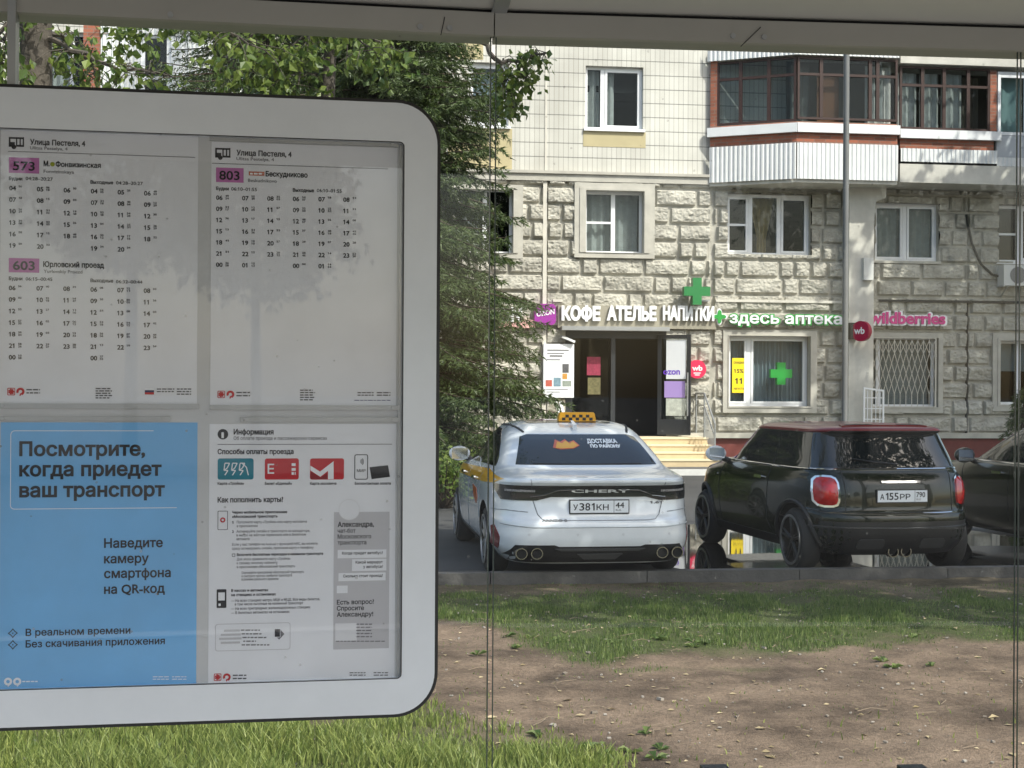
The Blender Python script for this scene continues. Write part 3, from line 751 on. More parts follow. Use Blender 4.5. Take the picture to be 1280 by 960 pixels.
MB().pbox(FAC, fx(681) - .02, ZLEDGE1 + .01, fx(681) + .02, 15, -.1, .012).build('joint_strip', M['joint'], BLD)
for x0, x1, y in ((690, 702, 376), (893, 1050, 376)):
    zz = fz(x0, y); MB().pbox(FAC, fx(x0), zz - .03, fx(x1), zz + .03, 0, .13).build('joint_strip', M['joint'], BLD)
j = MB().pbox(FAC, fx(1208) - .02, ZBASE, fx(1208) + .02, fz(1208, 378), 0, .05).pbox(FAC, fx(1096), fz(1200, 379), UR, fz(1200, 376), 0, .14)
j.build('dark_joint', M['seam'], BLD)
for x0, y0, x1, y1 in ((729, 164, 807, 184), (560, 160, 640, 215), (560, 52, 604, 74)):
    a, c, d, e = FAC.rect(x0, y0, x1, y1); MB().pbox(FAC, a, c, d, e, -.1, .008).build('tan_panel', M['tan_tile'], BLD)
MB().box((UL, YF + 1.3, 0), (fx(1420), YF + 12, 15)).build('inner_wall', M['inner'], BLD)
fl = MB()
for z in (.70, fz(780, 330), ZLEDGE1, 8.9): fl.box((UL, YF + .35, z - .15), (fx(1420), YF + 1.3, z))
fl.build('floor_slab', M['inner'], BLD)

# balconies -------------------------------------------------------------
def corr(b, P, u0, u1, z0, z1, pitch=.10, amp=.022, off=0.0):
    n = max(2, int(round((u1 - u0) / pitch))); prof = []
    for i in range(n):
        for t, h in ((0, 0), (.35, 0), (.5, 1), (.85, 1)): prof.append((u0 + (i + t) * (u1 - u0) / n, off + h * amp))
    prof.append((u1, off))
    vs = [P.pt(u, z, o) for z in (z0, z1) for u, o in prof]; m_ = len(prof)
    b.add(vs, [(i, i + 1, m_ + i + 1, m_ + i) for i in range(m_ - 1)]); return b
def glazing(parent, P, u0, u1, z0, z1, bars, tr, m, fr=.05, name='balcony_window'):
    b = MB().pring(P, [(u0, z0), (u1, z0), (u1, z1), (u0, z1)], [(u0 + fr, z0 + fr), (u1 - fr, z0 + fr), (u1 - fr, z1 - fr), (u0 + fr, z1 - fr)], -.06, 0)
    for f in bars: b.pbox(P, u0 + (u1 - u0) * f - fr * .8, z0 + fr, u0 + (u1 - u0) * f + fr * .8, z1 - fr, -.06, .004)
    zt = z0 + (z1 - z0) * tr
    xs = [0] + list(bars) + [1]
    for i in range(len(xs) - 1): b.pbox(P, u0 + (u1 - u0) * xs[i] + fr * .8, zt - .03, u0 + (u1 - u0) * xs[i + 1] - fr * .8, zt + .03, -.055, -.002)
    o = b.build(name, m, parent); MB().pbox(P, u0 + .02, z0 + .02, u1 - .02, z1 - .02, -.04, -.034).build('pane', M['pane'], o)
    return o
OF = 1.1
A_ = FAC.pt(fx(888, 120, .12), 0, .12); B_ = FAC.pt(fx(996, 120, OF), 0, OF); C_ = FAC.pt(fx(1122, 120, OF), 0, OF)
SA = Plane(A_, B_ - A_); SB = Plane(B_, C_ - B_); LA = (B_ - A_).length; LB = (C_ - B_).length
zb = lambda y: fz(1050, y, OF)
BAL = MB()
for P, L in ((SA, LA), (SB, LB)): corr(BAL, P, 0, L, zb(225), zb(180), .105, .017, .05)
BAL = BAL.build('balcony', M['siding'], BLD)
t_ = MB()
for P, L in ((SA, LA), (SB, LB)): corr(t_, P, -.05, L, zb(71), zb(50), .105, .017, .09)
t_.build('top_siding', M['siding'], BAL)
t_ = MB()
for P, L in ((SA, LA), (SB, LB)): t_.pbox(P, 0, zb(179.6), L, zb(153), -.1, 0)
t_.pbox(SA, 0, zb(153), .16, zb(70), -.1, 0)
t_.build('brick_parapet', M['brick'], BAL)
t_ = MB()
for P, L, e0 in ((SA, LA, -.05), (SB, LB, 0)): t_.pbox(P, e0, zb(167), L + .03, zb(155.5), 0.002, .10)
t_.build('ledge_board', M['white_paint'], BAL)
plan = [FAC.pt(A_.x, 0, 0), A_, B_, C_, FAC.pt(C_.x, 0, 0)]
def deck(b, plan, z0, z1):
    n = len(plan); vs = [Vector((p.x, p.y, z)) for z in (z0, z1) for p in plan]
    return b.add(vs, [tuple(range(n)), tuple(range(2 * n - 1, n - 1, -1))] + [(i, i + n, (i + 1) % n + n, (i + 1) % n) for i in range(n)])
deck(MB(), plan, zb(229), zb(222)).build('balcony_slab', M['concrete'], BAL); deck(MB(), plan, zb(62), zb(56)).build('balcony_slab', M['concrete'], BAL)
glazing(BAL, SA, .16, LA - .02, zb(152.5), zb(72), (.30, .66), .72, M['brown_wood'])
glazing(BAL, SB, .02, LB, zb(150), zb(72), (.235, .49, .725, .80), .72, M['brown_wood'])
a0 = (fx(1022, 120, .9) - B_.x); MB().pbox(SB, a0, zb(150), a0 + .52, zb(91), -.28, -.24).build('wood_panel', M['door_wood'], BAL)
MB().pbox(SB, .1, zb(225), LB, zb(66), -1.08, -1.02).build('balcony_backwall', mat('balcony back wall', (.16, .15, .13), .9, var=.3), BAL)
def drape(name, P, u0, u1, z0, z1, off, m, parent, f=1.1):
    n = int((u1 - u0) / .03); vs = []
    for i in range(n + 1):
        o = off + .03 * math.sin(i * f); u = u0 + (u1 - u0) * i / n; vs += [P.pt(u, z1, o), P.pt(u, z0, o)]
    return MB().add(vs, [(2 * i, 2 * i + 1, 2 * i + 3, 2 * i + 2) for i in range(n)]).build(name, m, parent, smooth=True)
drape('curtain', SB, LB * .72, LB * .98, zb(150), zb(78), -.3, M['curtain'], BAL)
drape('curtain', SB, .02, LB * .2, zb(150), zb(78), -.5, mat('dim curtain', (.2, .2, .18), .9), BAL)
# right balcony
OG = 1.0
C2 = FAC.pt(fx(1124, 120, OG), 0, OG); SCp = Plane(C2, (1, 0, 0)); LC = fx(1246, 120, OG) - C2.x; LD = fx(1420, 120, OG) - C2.x
zc = lambda y: fz(1180, y, OG)
BA2 = corr(MB(), SCp, .03, LC, zc(203.5), zc(187), .105, .02, .04); corr(BA2, SCp, LC, LD, zc(206), zc(195), .105, .02, .02)
BA2 = BA2.build('balcony', M['siding'], BLD)
MB().pbox(SCp, .03, zc(187.2), LC - .07, zc(163), -.1, 0).pbox(SCp, LC - .16, zc(163), LC, zc(86), -.1, 0).build('brick_parapet', M['brick'], BA2)
MB().pbox(SCp, 0, zc(174.5), LC + .07, zc(163.5), .002, .10).build('ledge_board', M['white_paint'], BA2)
MB().pbox(SCp, -.02, zc(230), LD, zc(207), -1.0, .12).build('balcony_slab', M['concrete'], BA2); MB().pbox(SCp, -.02, zc(82), LD, zc(58), -1.0, .12).build('balcony_slab', M['concrete'], BA2)
glazing(BA2, SCp, .02, LC - .17, zc(162.5), zc(84), (.25, .49, .76), .70, M['brown_wood'])
for f0, f1 in ((.02, .24), (.27, .48), (.51, .74)): drape('curtain', SCp, (LC - .17) * f0, (LC - .17) * f1, zc(162), zc(90), -.25, M['curtain'], BA2)
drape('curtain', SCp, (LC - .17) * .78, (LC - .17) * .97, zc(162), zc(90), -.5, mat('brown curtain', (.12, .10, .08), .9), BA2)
MB().pbox(SCp, LC, zc(195), LD, zc(167), -.06, 0).build('grey_panel', mat('grey panel', lin(170, 175, 180), .6), BA2)
glazing(BA2, SCp, LC + .03, LC + .75, zc(166.5), zc(87), (), .93, M['pvc'], .07)
drape('curtain', SCp, LC + .1, LC + .72, zc(164), zc(90), -.2, mat('pale teal blind', lin(150, 175, 172), .8), BA2, .5)
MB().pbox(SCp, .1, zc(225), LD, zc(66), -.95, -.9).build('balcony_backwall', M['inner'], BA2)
# pylon that carries the right balcony
PU0, PU1 = fx(1061, 400, .5), fx(1092, 400, .5)
py_ = [(PU0, .1), (PU1, .1), (PU1, zc(272)), (PU1 + .05, zc(250)), (PU1 + .28, zc(245)), (PU1 + .30, zc(230.5)), (PU0 - .02, zc(230.5)), (PU0, zc(262))]
PYL = MB().ppoly(FAC, py_, .0, .5).build('pylon', M['concrete'], BLD)
# left wing balcony, seen through the leaves
OL = 1.0
q0 = FAC.pt(fx(104, 80, OL), 0, OL); SL_ = Plane(q0, (1, 0, 0)); ul = lambda x: fx(x, 80, OL) - q0.x; zl = lambda y: fz(180, y, OL)
BA3 = corr(MB(), SL_, ul(126), ul(171), zl(150), zl(44), .1, .03, .02); corr(BA3, SL_, ul(232), ul(262), zl(150), zl(44), .1, .03, .02); corr(BA3, SL_, ul(126), ul(268), zl(44), zl(20), .1, .03, .05)
BA3 = BA3.build('balcony', M['siding'], BLD)
MB().pbox(SL_, ul(104), zl(150), ul(126), zl(20), -.9, 0).pbox(SL_, ul(126), zl(230), ul(268), zl(150), -.9, 0).build('brick_parapet', M['brick'], BA3)
glazing(BA3, SL_, ul(171), ul(232), zl(150), zl(44), (.12, .66, .9), .5, M['pvc'], .06)
MB().pbox(SL_, ul(262), zl(230), ul(270), zl(20), -.9, .03).pbox(SL_, ul(214), zl(150), ul(229), zl(44), -.05, .04).build('corner_post', M['white_paint'], BA3)
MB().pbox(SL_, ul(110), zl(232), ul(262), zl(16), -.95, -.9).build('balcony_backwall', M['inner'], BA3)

# entrance steps ----------------------------------------------------------
sx0, sx1 = fx(700, 560, 1.2), fx(893, 565, 1.5)
s_ = MB(); se = MB()
for i in range(4):
    z1 = .12 + .15 * (i + 1); y0 = YF - 1.85 + .3 * i
    s_.box((sx0, y0 + .02, .1), (sx1, YF - .07, z1 - .035)) if i == 0 else s_.box((sx0, y0 + .02, z1 - .15), (sx1, YF - .07, z1 - .035))
    se.box((sx0 - .01, y0, z1 - .035), (sx1 + .01, YF - .06, z1))
STP = s_.build('entrance_steps', M['step_tile'], loc=(sx0, YF - 1, .1)); tag(STP, 'yellowish tiled entrance steps leading up to the dark shop doorway', 'steps')
se.build('step_edge', M['step_edge'], STP)
RL = empty('stair_railing', (sx1 - .05, YF - 1, .12), label='galvanised metal railing at the right side of the entrance steps', cat='railing')
rx = sx1 - .06
b = MB().tube([(rx, YF - .1, 1.72), (rx, YF - .85, 1.72), (rx, YF - 1.75, 1.05), (rx, YF - 1.75, .12)], .022, 8).tube([(rx, YF - .1, 1.45), (rx, YF - .85, 1.45), (rx, YF - 1.75, .78)], .016, 8)
b.build('handrail', M['galv'], RL)
for yy, z1 in ((YF - .85, 1.72), (YF - .12, 1.72)): MB().tube([(rx, yy, .5), (rx, yy, z1)], .02, 8).build('post', M['galv'], RL)
b = MB()
for i in range(8):
    yy = YF - .95 - i * .1; zt = 1.45 - (i * .1 + .1) * .74
    b.tube([(rx, yy, zt - .62), (rx, yy, zt)], .009, 6)
b.build('balusters', M['galv'], RL)

# ================================================================== SIGNS AND FITTINGS ON THE FACADE
def fsign(name, label, cat, px, py, off=0.1):
    p = FAC.pt(*FAC.uz(px, py, off), off); return empty(name, p, label=label, cat=cat)
for word, x0, wd, lab in (('КОФЕ', 701.5, 48.5, 'white block letters reading КОФЕ, left end of the sign above the doorway'), ('АТЕЛЬЕ', 758, 62, 'white block letters reading АТЕЛЬЕ above the dark doorway'), ('НАПИТКИ', 828, 64, 'white block letters reading НАПИТКИ at the right of the doorway sign')):
    s = fsign('letter_sign', lab, 'sign', x0 + wd / 2, 399, .12)
    MB().ptext(FAC, x0, 399.5, word, wd, 16.2, .055, .20, .06).build('letters', M['sign_white'], s)
u, z = FAC.uz(681, 393, .2)
s = fsign('shop_sign', 'purple rounded square sign with slanted white ozon lettering', 'sign', 681, 393, .2)
MB().ppoly(FAC, rrect(u - .24, z - .24, u + .25, z + .24, .1), .08, .24).build('panel', M['purple'], s)
vs, fs = glyphs('OZON', .03); w_ = max(v[0] for v in vs)
MB().add([FAC.pt(u - .20 + v[0] / w_ * .42, z - .055 + v[1] * .155 + v[0] / w_ * .07, .244) for v in vs], fs).build('letters', M['sign_white'], s)
s = fsign('letter_sign', 'white letter sign half hidden behind the spruce branches', 'sign', 640, 393, .14)
MB().ptext(FAC, 622, 401, 'ON', 30, 17, .05, .20, .06).build('letters', M['sign_white'], s)
u0, z0, u1, z1 = FAC.rect(622, 400, 668, 410, .1); MB().pbox(FAC, u0, z0, u1, z1, .1, .19).build('panel', mat('pale pink panel', lin(225, 175, 170), .5), s)
def cross(P, u, z, a, t): return [(u - t, z - a), (u + t, z - a), (u + t, z - t), (u + a, z - t), (u + a, z + t), (u + t, z + t), (u + t, z + a), (u - t, z + a), (u - t, z + t), (u - a, z + t), (u - a, z - t), (u - t, z - t)]
u, z = FAC.uz(871.5, 364, .45); s = fsign('pharmacy_cross', 'large dark green cross mounted above the end of the white lettering', 'sign', 871.5, 364, .45)
MB().ppoly(FAC, cross(FAC, u, z, .31, .105), .28, .46).build('cross', M['green_sign'], s)
MB().pbox(FAC, u + .02, z - .22, u + .34, z - .18, .05, .3).build('bracket', M['galv'], s)
u, z = FAC.uz(899, 396, .2); s = fsign('pharmacy_sign', 'white rounded lettering здесь аптека with a green clover cross', 'sign', 975, 397, .15)
clv = []
for k_ in range(48):
    a = 2 * pi * k_ / 48; r = .115 + .042 * cos(4 * a); clv.append((u + r * cos(a), z + r * sin(a)))
MB().ppoly(FAC, [(u + (p[0] - u) * 1.25, z + (p[1] - z) * 1.25) for p in clv], .1, .22).build('clover_rim', M['sign_white'], s)
MB().ppoly(FAC, clv, .1, .24).build('clover', M['green_bright'], s)
MB().ptext(FAC, 910.5, 404.2, 'здесь аптека', 143, 14.6, .075, .20, .05).build('letter_rims', M['green_bright'], s)
MB().ptext(FAC, 911.8, 403.6, 'здесь аптека', 140.5, 13.6, .022, .255, .02).build('letters', M['sign_white'], s)
def roundsign(label, px, py, r, off, txt, small=True):
    u, z = FAC.uz(px, py, off); s = fsign('round_sign', label, 'sign', px, py, off)
    MB().ppoly(FAC, circ(u, z, r), .05, off).build('disc', M['pinkred'], s)
    b = MB().ptext(FAC, px - 6.4, py + 1.6, txt, 13, 6.6, .03, off + .004)
    for dy, wd in ((4.2, 9), (6.6, 6)): b.prect(FAC, px - wd / 2, py + dy, px + wd / 2, py + dy + 1.2, off + .004)
    b.build('lettering', M['sign_white'], s)
roundsign('small pink red round sign with white wb letters right of the open door', 871.5, 461.5, .215, .22, 'wb')
s = fsign('letter_sign', 'magenta lettering sign with white outline above the latticed window', 'sign', 1134, 397, .15)
MB().ptext(FAC, 1084, 404.6, 'wildberries', 99, 15.2, .10, .20, .06).build('letter_rims', M['sign_white'], s)
MB().ptext(FAC, 1085.5, 403.8, 'wildberries', 96, 14.2, .035, .265, .02).build('letters', M['magenta'], s)
# blade sign on the pylon
bp = FAC.pt(fx(1077, 414, .75), fz(1077, 414, .75), .75)
s = empty('blade_sign', bp, label='crimson round blade sign with wb letters on the pale pylon', cat='sign')
BL = Plane((bp.x, bp.y, 0), Vector((cos(RAD(-50)), sin(RAD(-50)), 0))); BL.p0.z = 0
MB().ppoly(BL, circ(0, bp.z, .235), -.06, .06).build('disc', M['darkpink'], s)
vs, fs = glyphs('wb', .03); MB().add([BL.pt(-.15 + v[0] * .215, bp.z - .06 + v[1] * .215, .064) for v in vs], fs).build('lettering', M['sign_white'], s)
MB().box((bp.x - .23, bp.y + .1, bp.z - .18), (bp.x - .03, YF - .503, bp.z + .20)).build('bracket', M['car_black'], s)
# posters in the pharmacy window
a, c, d, e = FAC.rect(915.5, 447.5, 931.5, 491, -.1); s = tag(MB().pbox(FAC, a, c, d, e, -.125, -.121).build('window_poster', M['yellow_print'], loc=FAC.pt(a, c, -.12)), 'narrow yellow discount poster in the pharmacy window', 'poster')
b = MB().ptext(FAC, 917, 454.5, 'СКИДКИ', 13, 2.6, .03, -.119).ptext(FAC, 917.5, 466, '15%', 12, 5, .02, -.119).ptext(FAC, 919, 479.5, '11', 8.5, 7, .03, -.119).ptext(FAC, 917, 487, 'АВГУСТА', 13, 2.4, .02, -.119)
b.build('lettering', M['ink'], s)
u, z = FAC.uz(976, 467, .15); s = tag(MB().ppoly(FAC, cross(FAC, u, z, .26, .10), .06, .2).build('pharmacy_cross', M['green_bright'], loc=FAC.pt(u, z, .1)), 'bright green cross in front of the pharmacy window blind', 'sign')
MB().pbox(FAC, u - .03, z - .03, u + .03, z + .03, -.14, .06).build('bracket', M['galv'], s)
# lattice on the latticed window
u0, z0, u1, z1 = FAC.rect(1081, 423, 1168, 508, .1); G = MB(); n = 12
for i in range(n + 1):
    u = u0 + (u1 - u0) * i / n; G.tube([FAC.pt(u, z0 + (z1 - z0) * .78, .13), FAC.pt(u, z1, .13)], .010, 6); G.tube([FAC.pt(u, z0, .13), FAC.pt(u, z0 + (z1 - z0) * .18, .13)], .010, 6)
    if i < n:
        v = u0 + (u1 - u0) * (i + 1) / n; z2 = z0 + (z1 - z0) * .18; z3 = z0 + (z1 - z0) * .48; z4 = z0 + (z1 - z0) * .78
        for za, zb_ in ((z2, z3), (z3, z4), (z4, z1 - .05)): G.tube([FAC.pt(u, za, .13), FAC.pt(v, zb_, .13)], .009, 6); G.tube([FAC.pt(v, za, .135), FAC.pt(u, zb_, .135)], .009, 6)
s = G.build('window_lattice', mat('lattice paint', (.55, .52, .45), .5), loc=FAC.pt(u0, z0, .13)); tag(s, 'cream metal lattice over the window under the magenta lettering', 'lattice')
MB().pring(FAC, [(u0 - .03, z0 - .03), (u1 + .03, z0 - .03), (u1 + .03, z1 + .03), (u0 - .03, z1 + .03)], [(u0, z0), (u1, z0), (u1, z1), (u0, z1)], .118, .148).build('lattice_frame', mat('lattice paint', (.55, .52, .45), .5), s)
# small white gate
u0, z0, u1, z1 = FAC.rect(1079, 484, 1105, 529, .9); z0 = .16
s = tag(MB().pring(FAC, [(u0, z0), (u1, z0), (u1, z1 - .06), (u0, z1)], [(u0 + .04, z0 + .04), (u1 - .04, z0 + .04), (u1 - .04, z1 - .1), (u0 + .04, z1 - .04)], .88, .92).build('metal_gate', M['white_paint'], loc=FAC.pt(u0, z0, .9)), 'small white barred metal gate beside the pale pylon', 'gate')
b = MB()
for i in range(1, 7): b.pbox(FAC, u0 + .02, z0 + (z1 - z0) * i / 7 - .01, u1 - .02, z0 + (z1 - z0) * i / 7 + .012, .89, .91)
for i in range(1, 5): b.pbox(FAC, u0 + (u1 - u0) * i / 5 - .008, z0 + .02, u0 + (u1 - u0) * i / 5 + .008, z1 - .08, .895, .915)
b.build('bars', M['white_paint'], s)
# notice board left of the door
a, c, d, e = FAC.rect(679, 430, 717, 497, .15); s = tag(MB().pbox(FAC, a, c, d, e, .08, .20).build('notice_board', M['paper'], loc=FAC.pt(a, c, .1)), 'white notice board with printed pictures left of the doorway', 'notice board')
b = MB()
for (x0, y0, x1, y1) in ((684, 437, 711, 438.5), (684, 441, 705, 442.2), (687, 444, 703, 446), (683, 449, 700, 450.3), (683, 486, 710, 487), (683, 489.5, 700, 490.5)): b.prect(FAC, x0, y0, x1, y1, .203)
b.build('print_lines', M['ink_grey'], s)
for cc, (x0, y0, x1, y1) in ((lin(90, 90, 95), (703, 455, 711, 466)), (lin(205, 150, 70), (703, 467, 709, 474)), (lin(190, 95, 80), (682, 475, 690, 483)), (lin(120, 150, 165), (692, 472, 701, 483)), (lin(150, 160, 150), (703, 476, 714, 483))):
    MB().prect(FAC, x0, y0, x1, y1, .203).build('picture', mat('notice picture', cc, .6, var=.4, vscale=20), s)
s = tag(MB().box((-.16, 0, -.025), (.16, .4, .025), Matrix.Translation(FAC.pt(*FAC.uz(711, 424, .3), .3)) @ Matrix.Rotation(RAD(22), 4, 'Y')).build('lamp_bracket', M['white_paint']), 'white slanted floodlight bracket above the notice board', 'bracket')
s = MB()
for dx in (0, 5.5): 
    p, q = FAC.pt(*FAC.uz(695 + dx, 503, .2), .2), FAC.pt(*FAC.uz(708 + dx, 545, 1.2), 1.2); s.tube([p, q], .045, 4)
tag(s.build('wheel_ramp', M['siding']), 'pair of pale metal ramp rails leaning below the notice board', 'ramp')
# air conditioners and cables
def ac(x0, y0, x1, y1, off, label):
    a, c, d, e = FAC.rect(x0, y0, x1, y1, off); s = tag(MB().pbox(FAC, a, c, d, e, .08, off).build('air_conditioner', M['ac_white'], loc=FAC.pt(a, c, off)), label, 'air conditioner')
    cu, cz, r = (a + d) / 2 - .08, (c + e) / 2, (e - c) * .4
    if d - a > .4:
        MB().ppoly(FAC, circ(cu, cz, r), off + .001, off + .012).build('fan_grille', mat('grille', (.18, .18, .18), .6), s)
        MB().tube([FAC.pt(a + .1, c - .02, off), FAC.pt(a + .1, c - .25, .05)], .015, 6).tube([FAC.pt(a, c - .015, off), FAC.pt(a, c - .015, .02)], .02, 6).build('bracket', M['galv'], s)
ac(1255, 331, 1298, 357, .42, 'grey white air conditioner under the window at far right')
ac(1080, 322, 1092, 350, .62, 'small cream air conditioner box beside the pale pylon')
pts = [FAC.pt(*FAC.uz(x, y, .12), .12) for x, y in ((1208, 268), (1210, 282), (1215, 305), (1226, 330), (1240, 343), (1256, 347))]
tag(MB().tube(pts, .03, 8).build('cable', M['car_black'], smooth=True), 'thick black cable curving down the shaded wall to the air conditioner', 'cable')
# lamp post
d = 24.0; p = cam2w((1056 - 640) / FPX * d, d); pr = .05
LP = empty('lamp_post', (p.x, p.y, 0), label='tall grey metal lamp post standing behind the green hatchback', cat='lamp post')
MB().tube([(p.x, p.y, 0), (p.x, p.y, 8.6)], pr, 16).build('post', M['pole'], LP, smooth=True)
MB().lathe([(.12, 0), (.12, .03), (.09, .04), (.085, .9), (.06, .98)], (p.x, p.y, 0)).build('base', M['pole'], LP, smooth=True)
MB().tube([(p.x, p.y, 8.6), (p.x, p.y - .4, 8.9), (p.x, p.y - 1.2, 9.0)], .03, 8).build('arm', M['pole'], LP, smooth=True)
MB().box((p.x - .12, p.y - 1.8, 8.94), (p.x + .12, p.y - 1.15, 9.06)).build('lamp_head', M['pole'], LP)
# ================================================================== CARS
def hermite(levels, per=4):
    """resample the level table smoothly (monotone cubic per column)"""
    A = np.array(levels, float); n = len(A); t = np.arange(n, dtype=float); out = []
    D = np.diff(A, axis=0); m = np.zeros_like(A)
    for i in range(1, n - 1): m[i] = np.where(D[i - 1] * D[i] > 0, 2 * D[i - 1] * D[i] / (D[i - 1] + D[i] + 1e-12), 0)
    m[0] = D[0]; m[-1] = D[-1]
    for i in range(n - 1):
        for k in range(per):
            s = k / per; h = (2 * s ** 3 - 3 * s ** 2 + 1, s ** 3 - 2 * s ** 2 + s, -2 * s ** 3 + 3 * s ** 2, s ** 3 - s ** 2)
            out.append(h[0] * A[i] + h[1] * m[i] + h[2] * A[i + 1] + h[3] * m[i + 1])
    out.append(A[-1]); return np.array(out)
def car_loop(w, yr, yf, nr, nf, bow, N=132):
    """one plan outline: rounded box from rear yr to front yf, half width w"""
    yc = yr + (yf - yr) * .5; hl = (yf - yr) * .5
    t = np.linspace(0, 2 * pi, 2400, endpoint=False)
    c, s = np.cos(t), np.sin(t)
    n_ = np.where(s < 0, nr, nf)
    x = w * np.sign(c) * np.abs(c) ** (2 / n_); y = yc + hl * np.sign(s) * np.abs(s) ** (2 / n_)
    y = y + np.where(s < 0, bow * (x / max(w, .01)) ** 2, -2.5 * bow * (x / max(w, .01)) ** 2) * np.clip(np.abs(s) * 1.2, 0, 1)
    # start at rear centre
    k0 = np.argmin(np.abs(t - 1.5 * pi)); x = np.roll(x, -k0); y = np.roll(y, -k0)
    L = np.concatenate([[0], np.cumsum(np.hypot(np.diff(np.append(x, x[0])), np.diff(np.append(y, y[0]))))])
    # points gather at the corners
    q = np.linspace(0, L[-1], N, endpoint=False)
    return np.interp(q, L, np.append(x, x[0])), np.interp(q, L, np.append(y, y[0]))
class Car:
    def __init__(self, name, loc, rz, scale, label, paint, levels, wheels, wr, roof_from=None, roof_paint=None, N=132):
        self.root = empty(name, loc, rz, scale, label, 'car')
        self.M = WM[self.root.name]
        LV = hermite(levels)
        vs = []; n = N
        for z, w, yr, yf, nr, nf, bow in LV:
            x, y = car_loop(w, yr, yf, nr, nf, bow, N); vs += [(x[i], y[i], z) for i in range(N)]
        fs = [(r * n + i, r * n + (i + 1) % n, (r + 1) * n + (i + 1) % n, (r + 1) * n + i) for r in range(len(LV) - 1) for i in range(n)]
        fs += [tuple(range(n - 1, -1, -1)), tuple(range((len(LV) - 1) * n, len(LV) * n))]
        me = bpy.data.meshes.new('body'); me.from_pydata(vs, [], fs); me.materials.append(paint); me.materials.append(M['car_well'])
        if roof_paint:
            me.materials.append(roof_paint); me.materials.append(M['car_glass'])
            for p in me.polygons:
                if p.center.z > roof_from: p.material_index = 2
                elif p.center.z > 1.004: p.material_index = 3
        self.bvh = BVHTree.FromPolygons([Vector(v) for v in vs], fs)
        tmp = bpy.data.objects.new('tmp', me); COL.objects.link(tmp)
        cuts = []
        for (x, y, z) in wheels:
            s = 1 if x > 0 else -1
            b = MB().lathe([(wr + .045, 0), (wr + .045, .5)], (s * (abs(x) - .24), y, z + .01), (s, 0, 0), 40, True)
            cm = bpy.data.meshes.new('cut'); cm.from_pydata(b.v, [], b.f); cm.materials.append(paint); cm.materials.append(M['car_well'])
            for p in cm.polygons: p.material_index = 1
            bm = bmesh.new(); bm.from_mesh(cm); bmesh.ops.recalc_face_normals(bm, faces=bm.faces); bm.to_mesh(cm); bm.free()
            c = bpy.data.objects.new('cut', cm); COL.objects.link(c); cuts.append(c)
            md = tmp.modifiers.new('b', 'BOOLEAN'); md.operation = 'DIFFERENCE'; md.object = c; md.solver = 'EXACT'
        dg = bpy.context.evaluated_depsgraph_get(); nm = bpy.data.meshes.new_from_object(tmp.evaluated_get(dg)); nm.name = 'body'
        for c in cuts + [tmp]: bpy.data.objects.remove(c)
        nm.shade_smooth(); nm.set_sharp_from_angle(angle=RAD(42))
        self.body = bpy.data.objects.new('body', nm); COL.objects.link(self.body); self.body.parent = self.root
    def put(self, mb, name, m, parent=None, smooth=False):
        mb.v = [tuple(self.M @ Vector(p)) for p in mb.v]; return mb.build(name, m, parent or self.root, smooth)
    def hit(self, a, b, view):
        if view == 'rear': r = self.bvh.ray_cast(Vector((a, -3, b)), Vector((0, 1, 0)))
        elif view == 'left': r = self.bvh.ray_cast(Vector((-3, a, b)), Vector((1, 0, 0)))
        else: r = self.bvh.ray_cast(Vector((a, b, 4)), Vector((0, 0, -1)))
        if r[0] is None:
            q = {'rear': Vector((a, .1, b)), 'left': Vector((-.9, a, b)), 'top': Vector((a, b, 1.4))}[view]
            r = self.bvh.find_nearest(q)
        return r[0], r[1]
    def patch(self, name, poly, view, m, off=.004, res=.04, parent=None, smooth=True, skirt=True, dome=0.0):
        """a skin that lies on the body: poly in (x,z) from the rear, (y,z) from the left or (x,y) from the top"""
        bm = bmesh.new(); f = bm.faces.new([bm.verts.new((p[0], p[1], 0)) for p in poly])
        xs = [p[0] for p in poly]; ys = [p[1] for p in poly]
        for ax, lo, hi in ((0, min(xs), max(xs)), (1, min(ys), max(ys))):
            k = max(1, int((hi - lo) / res))
            for i in range(1, k):
                c = lo + (hi - lo) * i / k; co_ = Vector((c, 0, 0)) if ax == 0 else Vector((0, c, 0)); no = Vector((1, 0, 0)) if ax == 0 else Vector((0, 1, 0))
                bmesh.ops.bisect_plane(bm, geom=bm.verts[:] + bm.edges[:] + bm.faces[:], plane_co=co_, plane_no=no)
        bm.verts.index_update(); bl = [e for e in bm.edges if e.is_boundary]
        vs = []; cx, cy = sum(xs) / len(xs), sum(ys) / len(ys); rx = (max(xs) - min(xs)) / 2; ry = (max(ys) - min(ys)) / 2
        for v in bm.verts:
            p, nn = self.hit(v.co.x, v.co.y, view)
            dm = dome * max(0, 1 - ((v.co.x - cx) / rx) ** 2) * max(0, 1 - ((v.co.y - cy) / ry) ** 2) if dome else 0
            vs.append(p + nn * (off + dm))
        fs = [tuple(v.index for v in f.verts) for f in bm.faces]; n = len(vs)
        if skirt:
            idx = {}
            for e in bl:
                for v in e.verts:
                    if v.index not in idx:
                        p, nn = self.hit(v.co.x, v.co.y, view); idx[v.index] = len(vs); vs.append(p - nn * .004)
                a, b = e.verts[0].index, e.verts[1].index; fs.append((a, b, idx[b], idx[a]))
        bm.free(); b = MB(); b.add(vs, fs)
        b.v = [tuple(self.M @ Vector(p)) for p in b.v]
        return b.build(name, m, parent or self.root, smooth, fix=True)
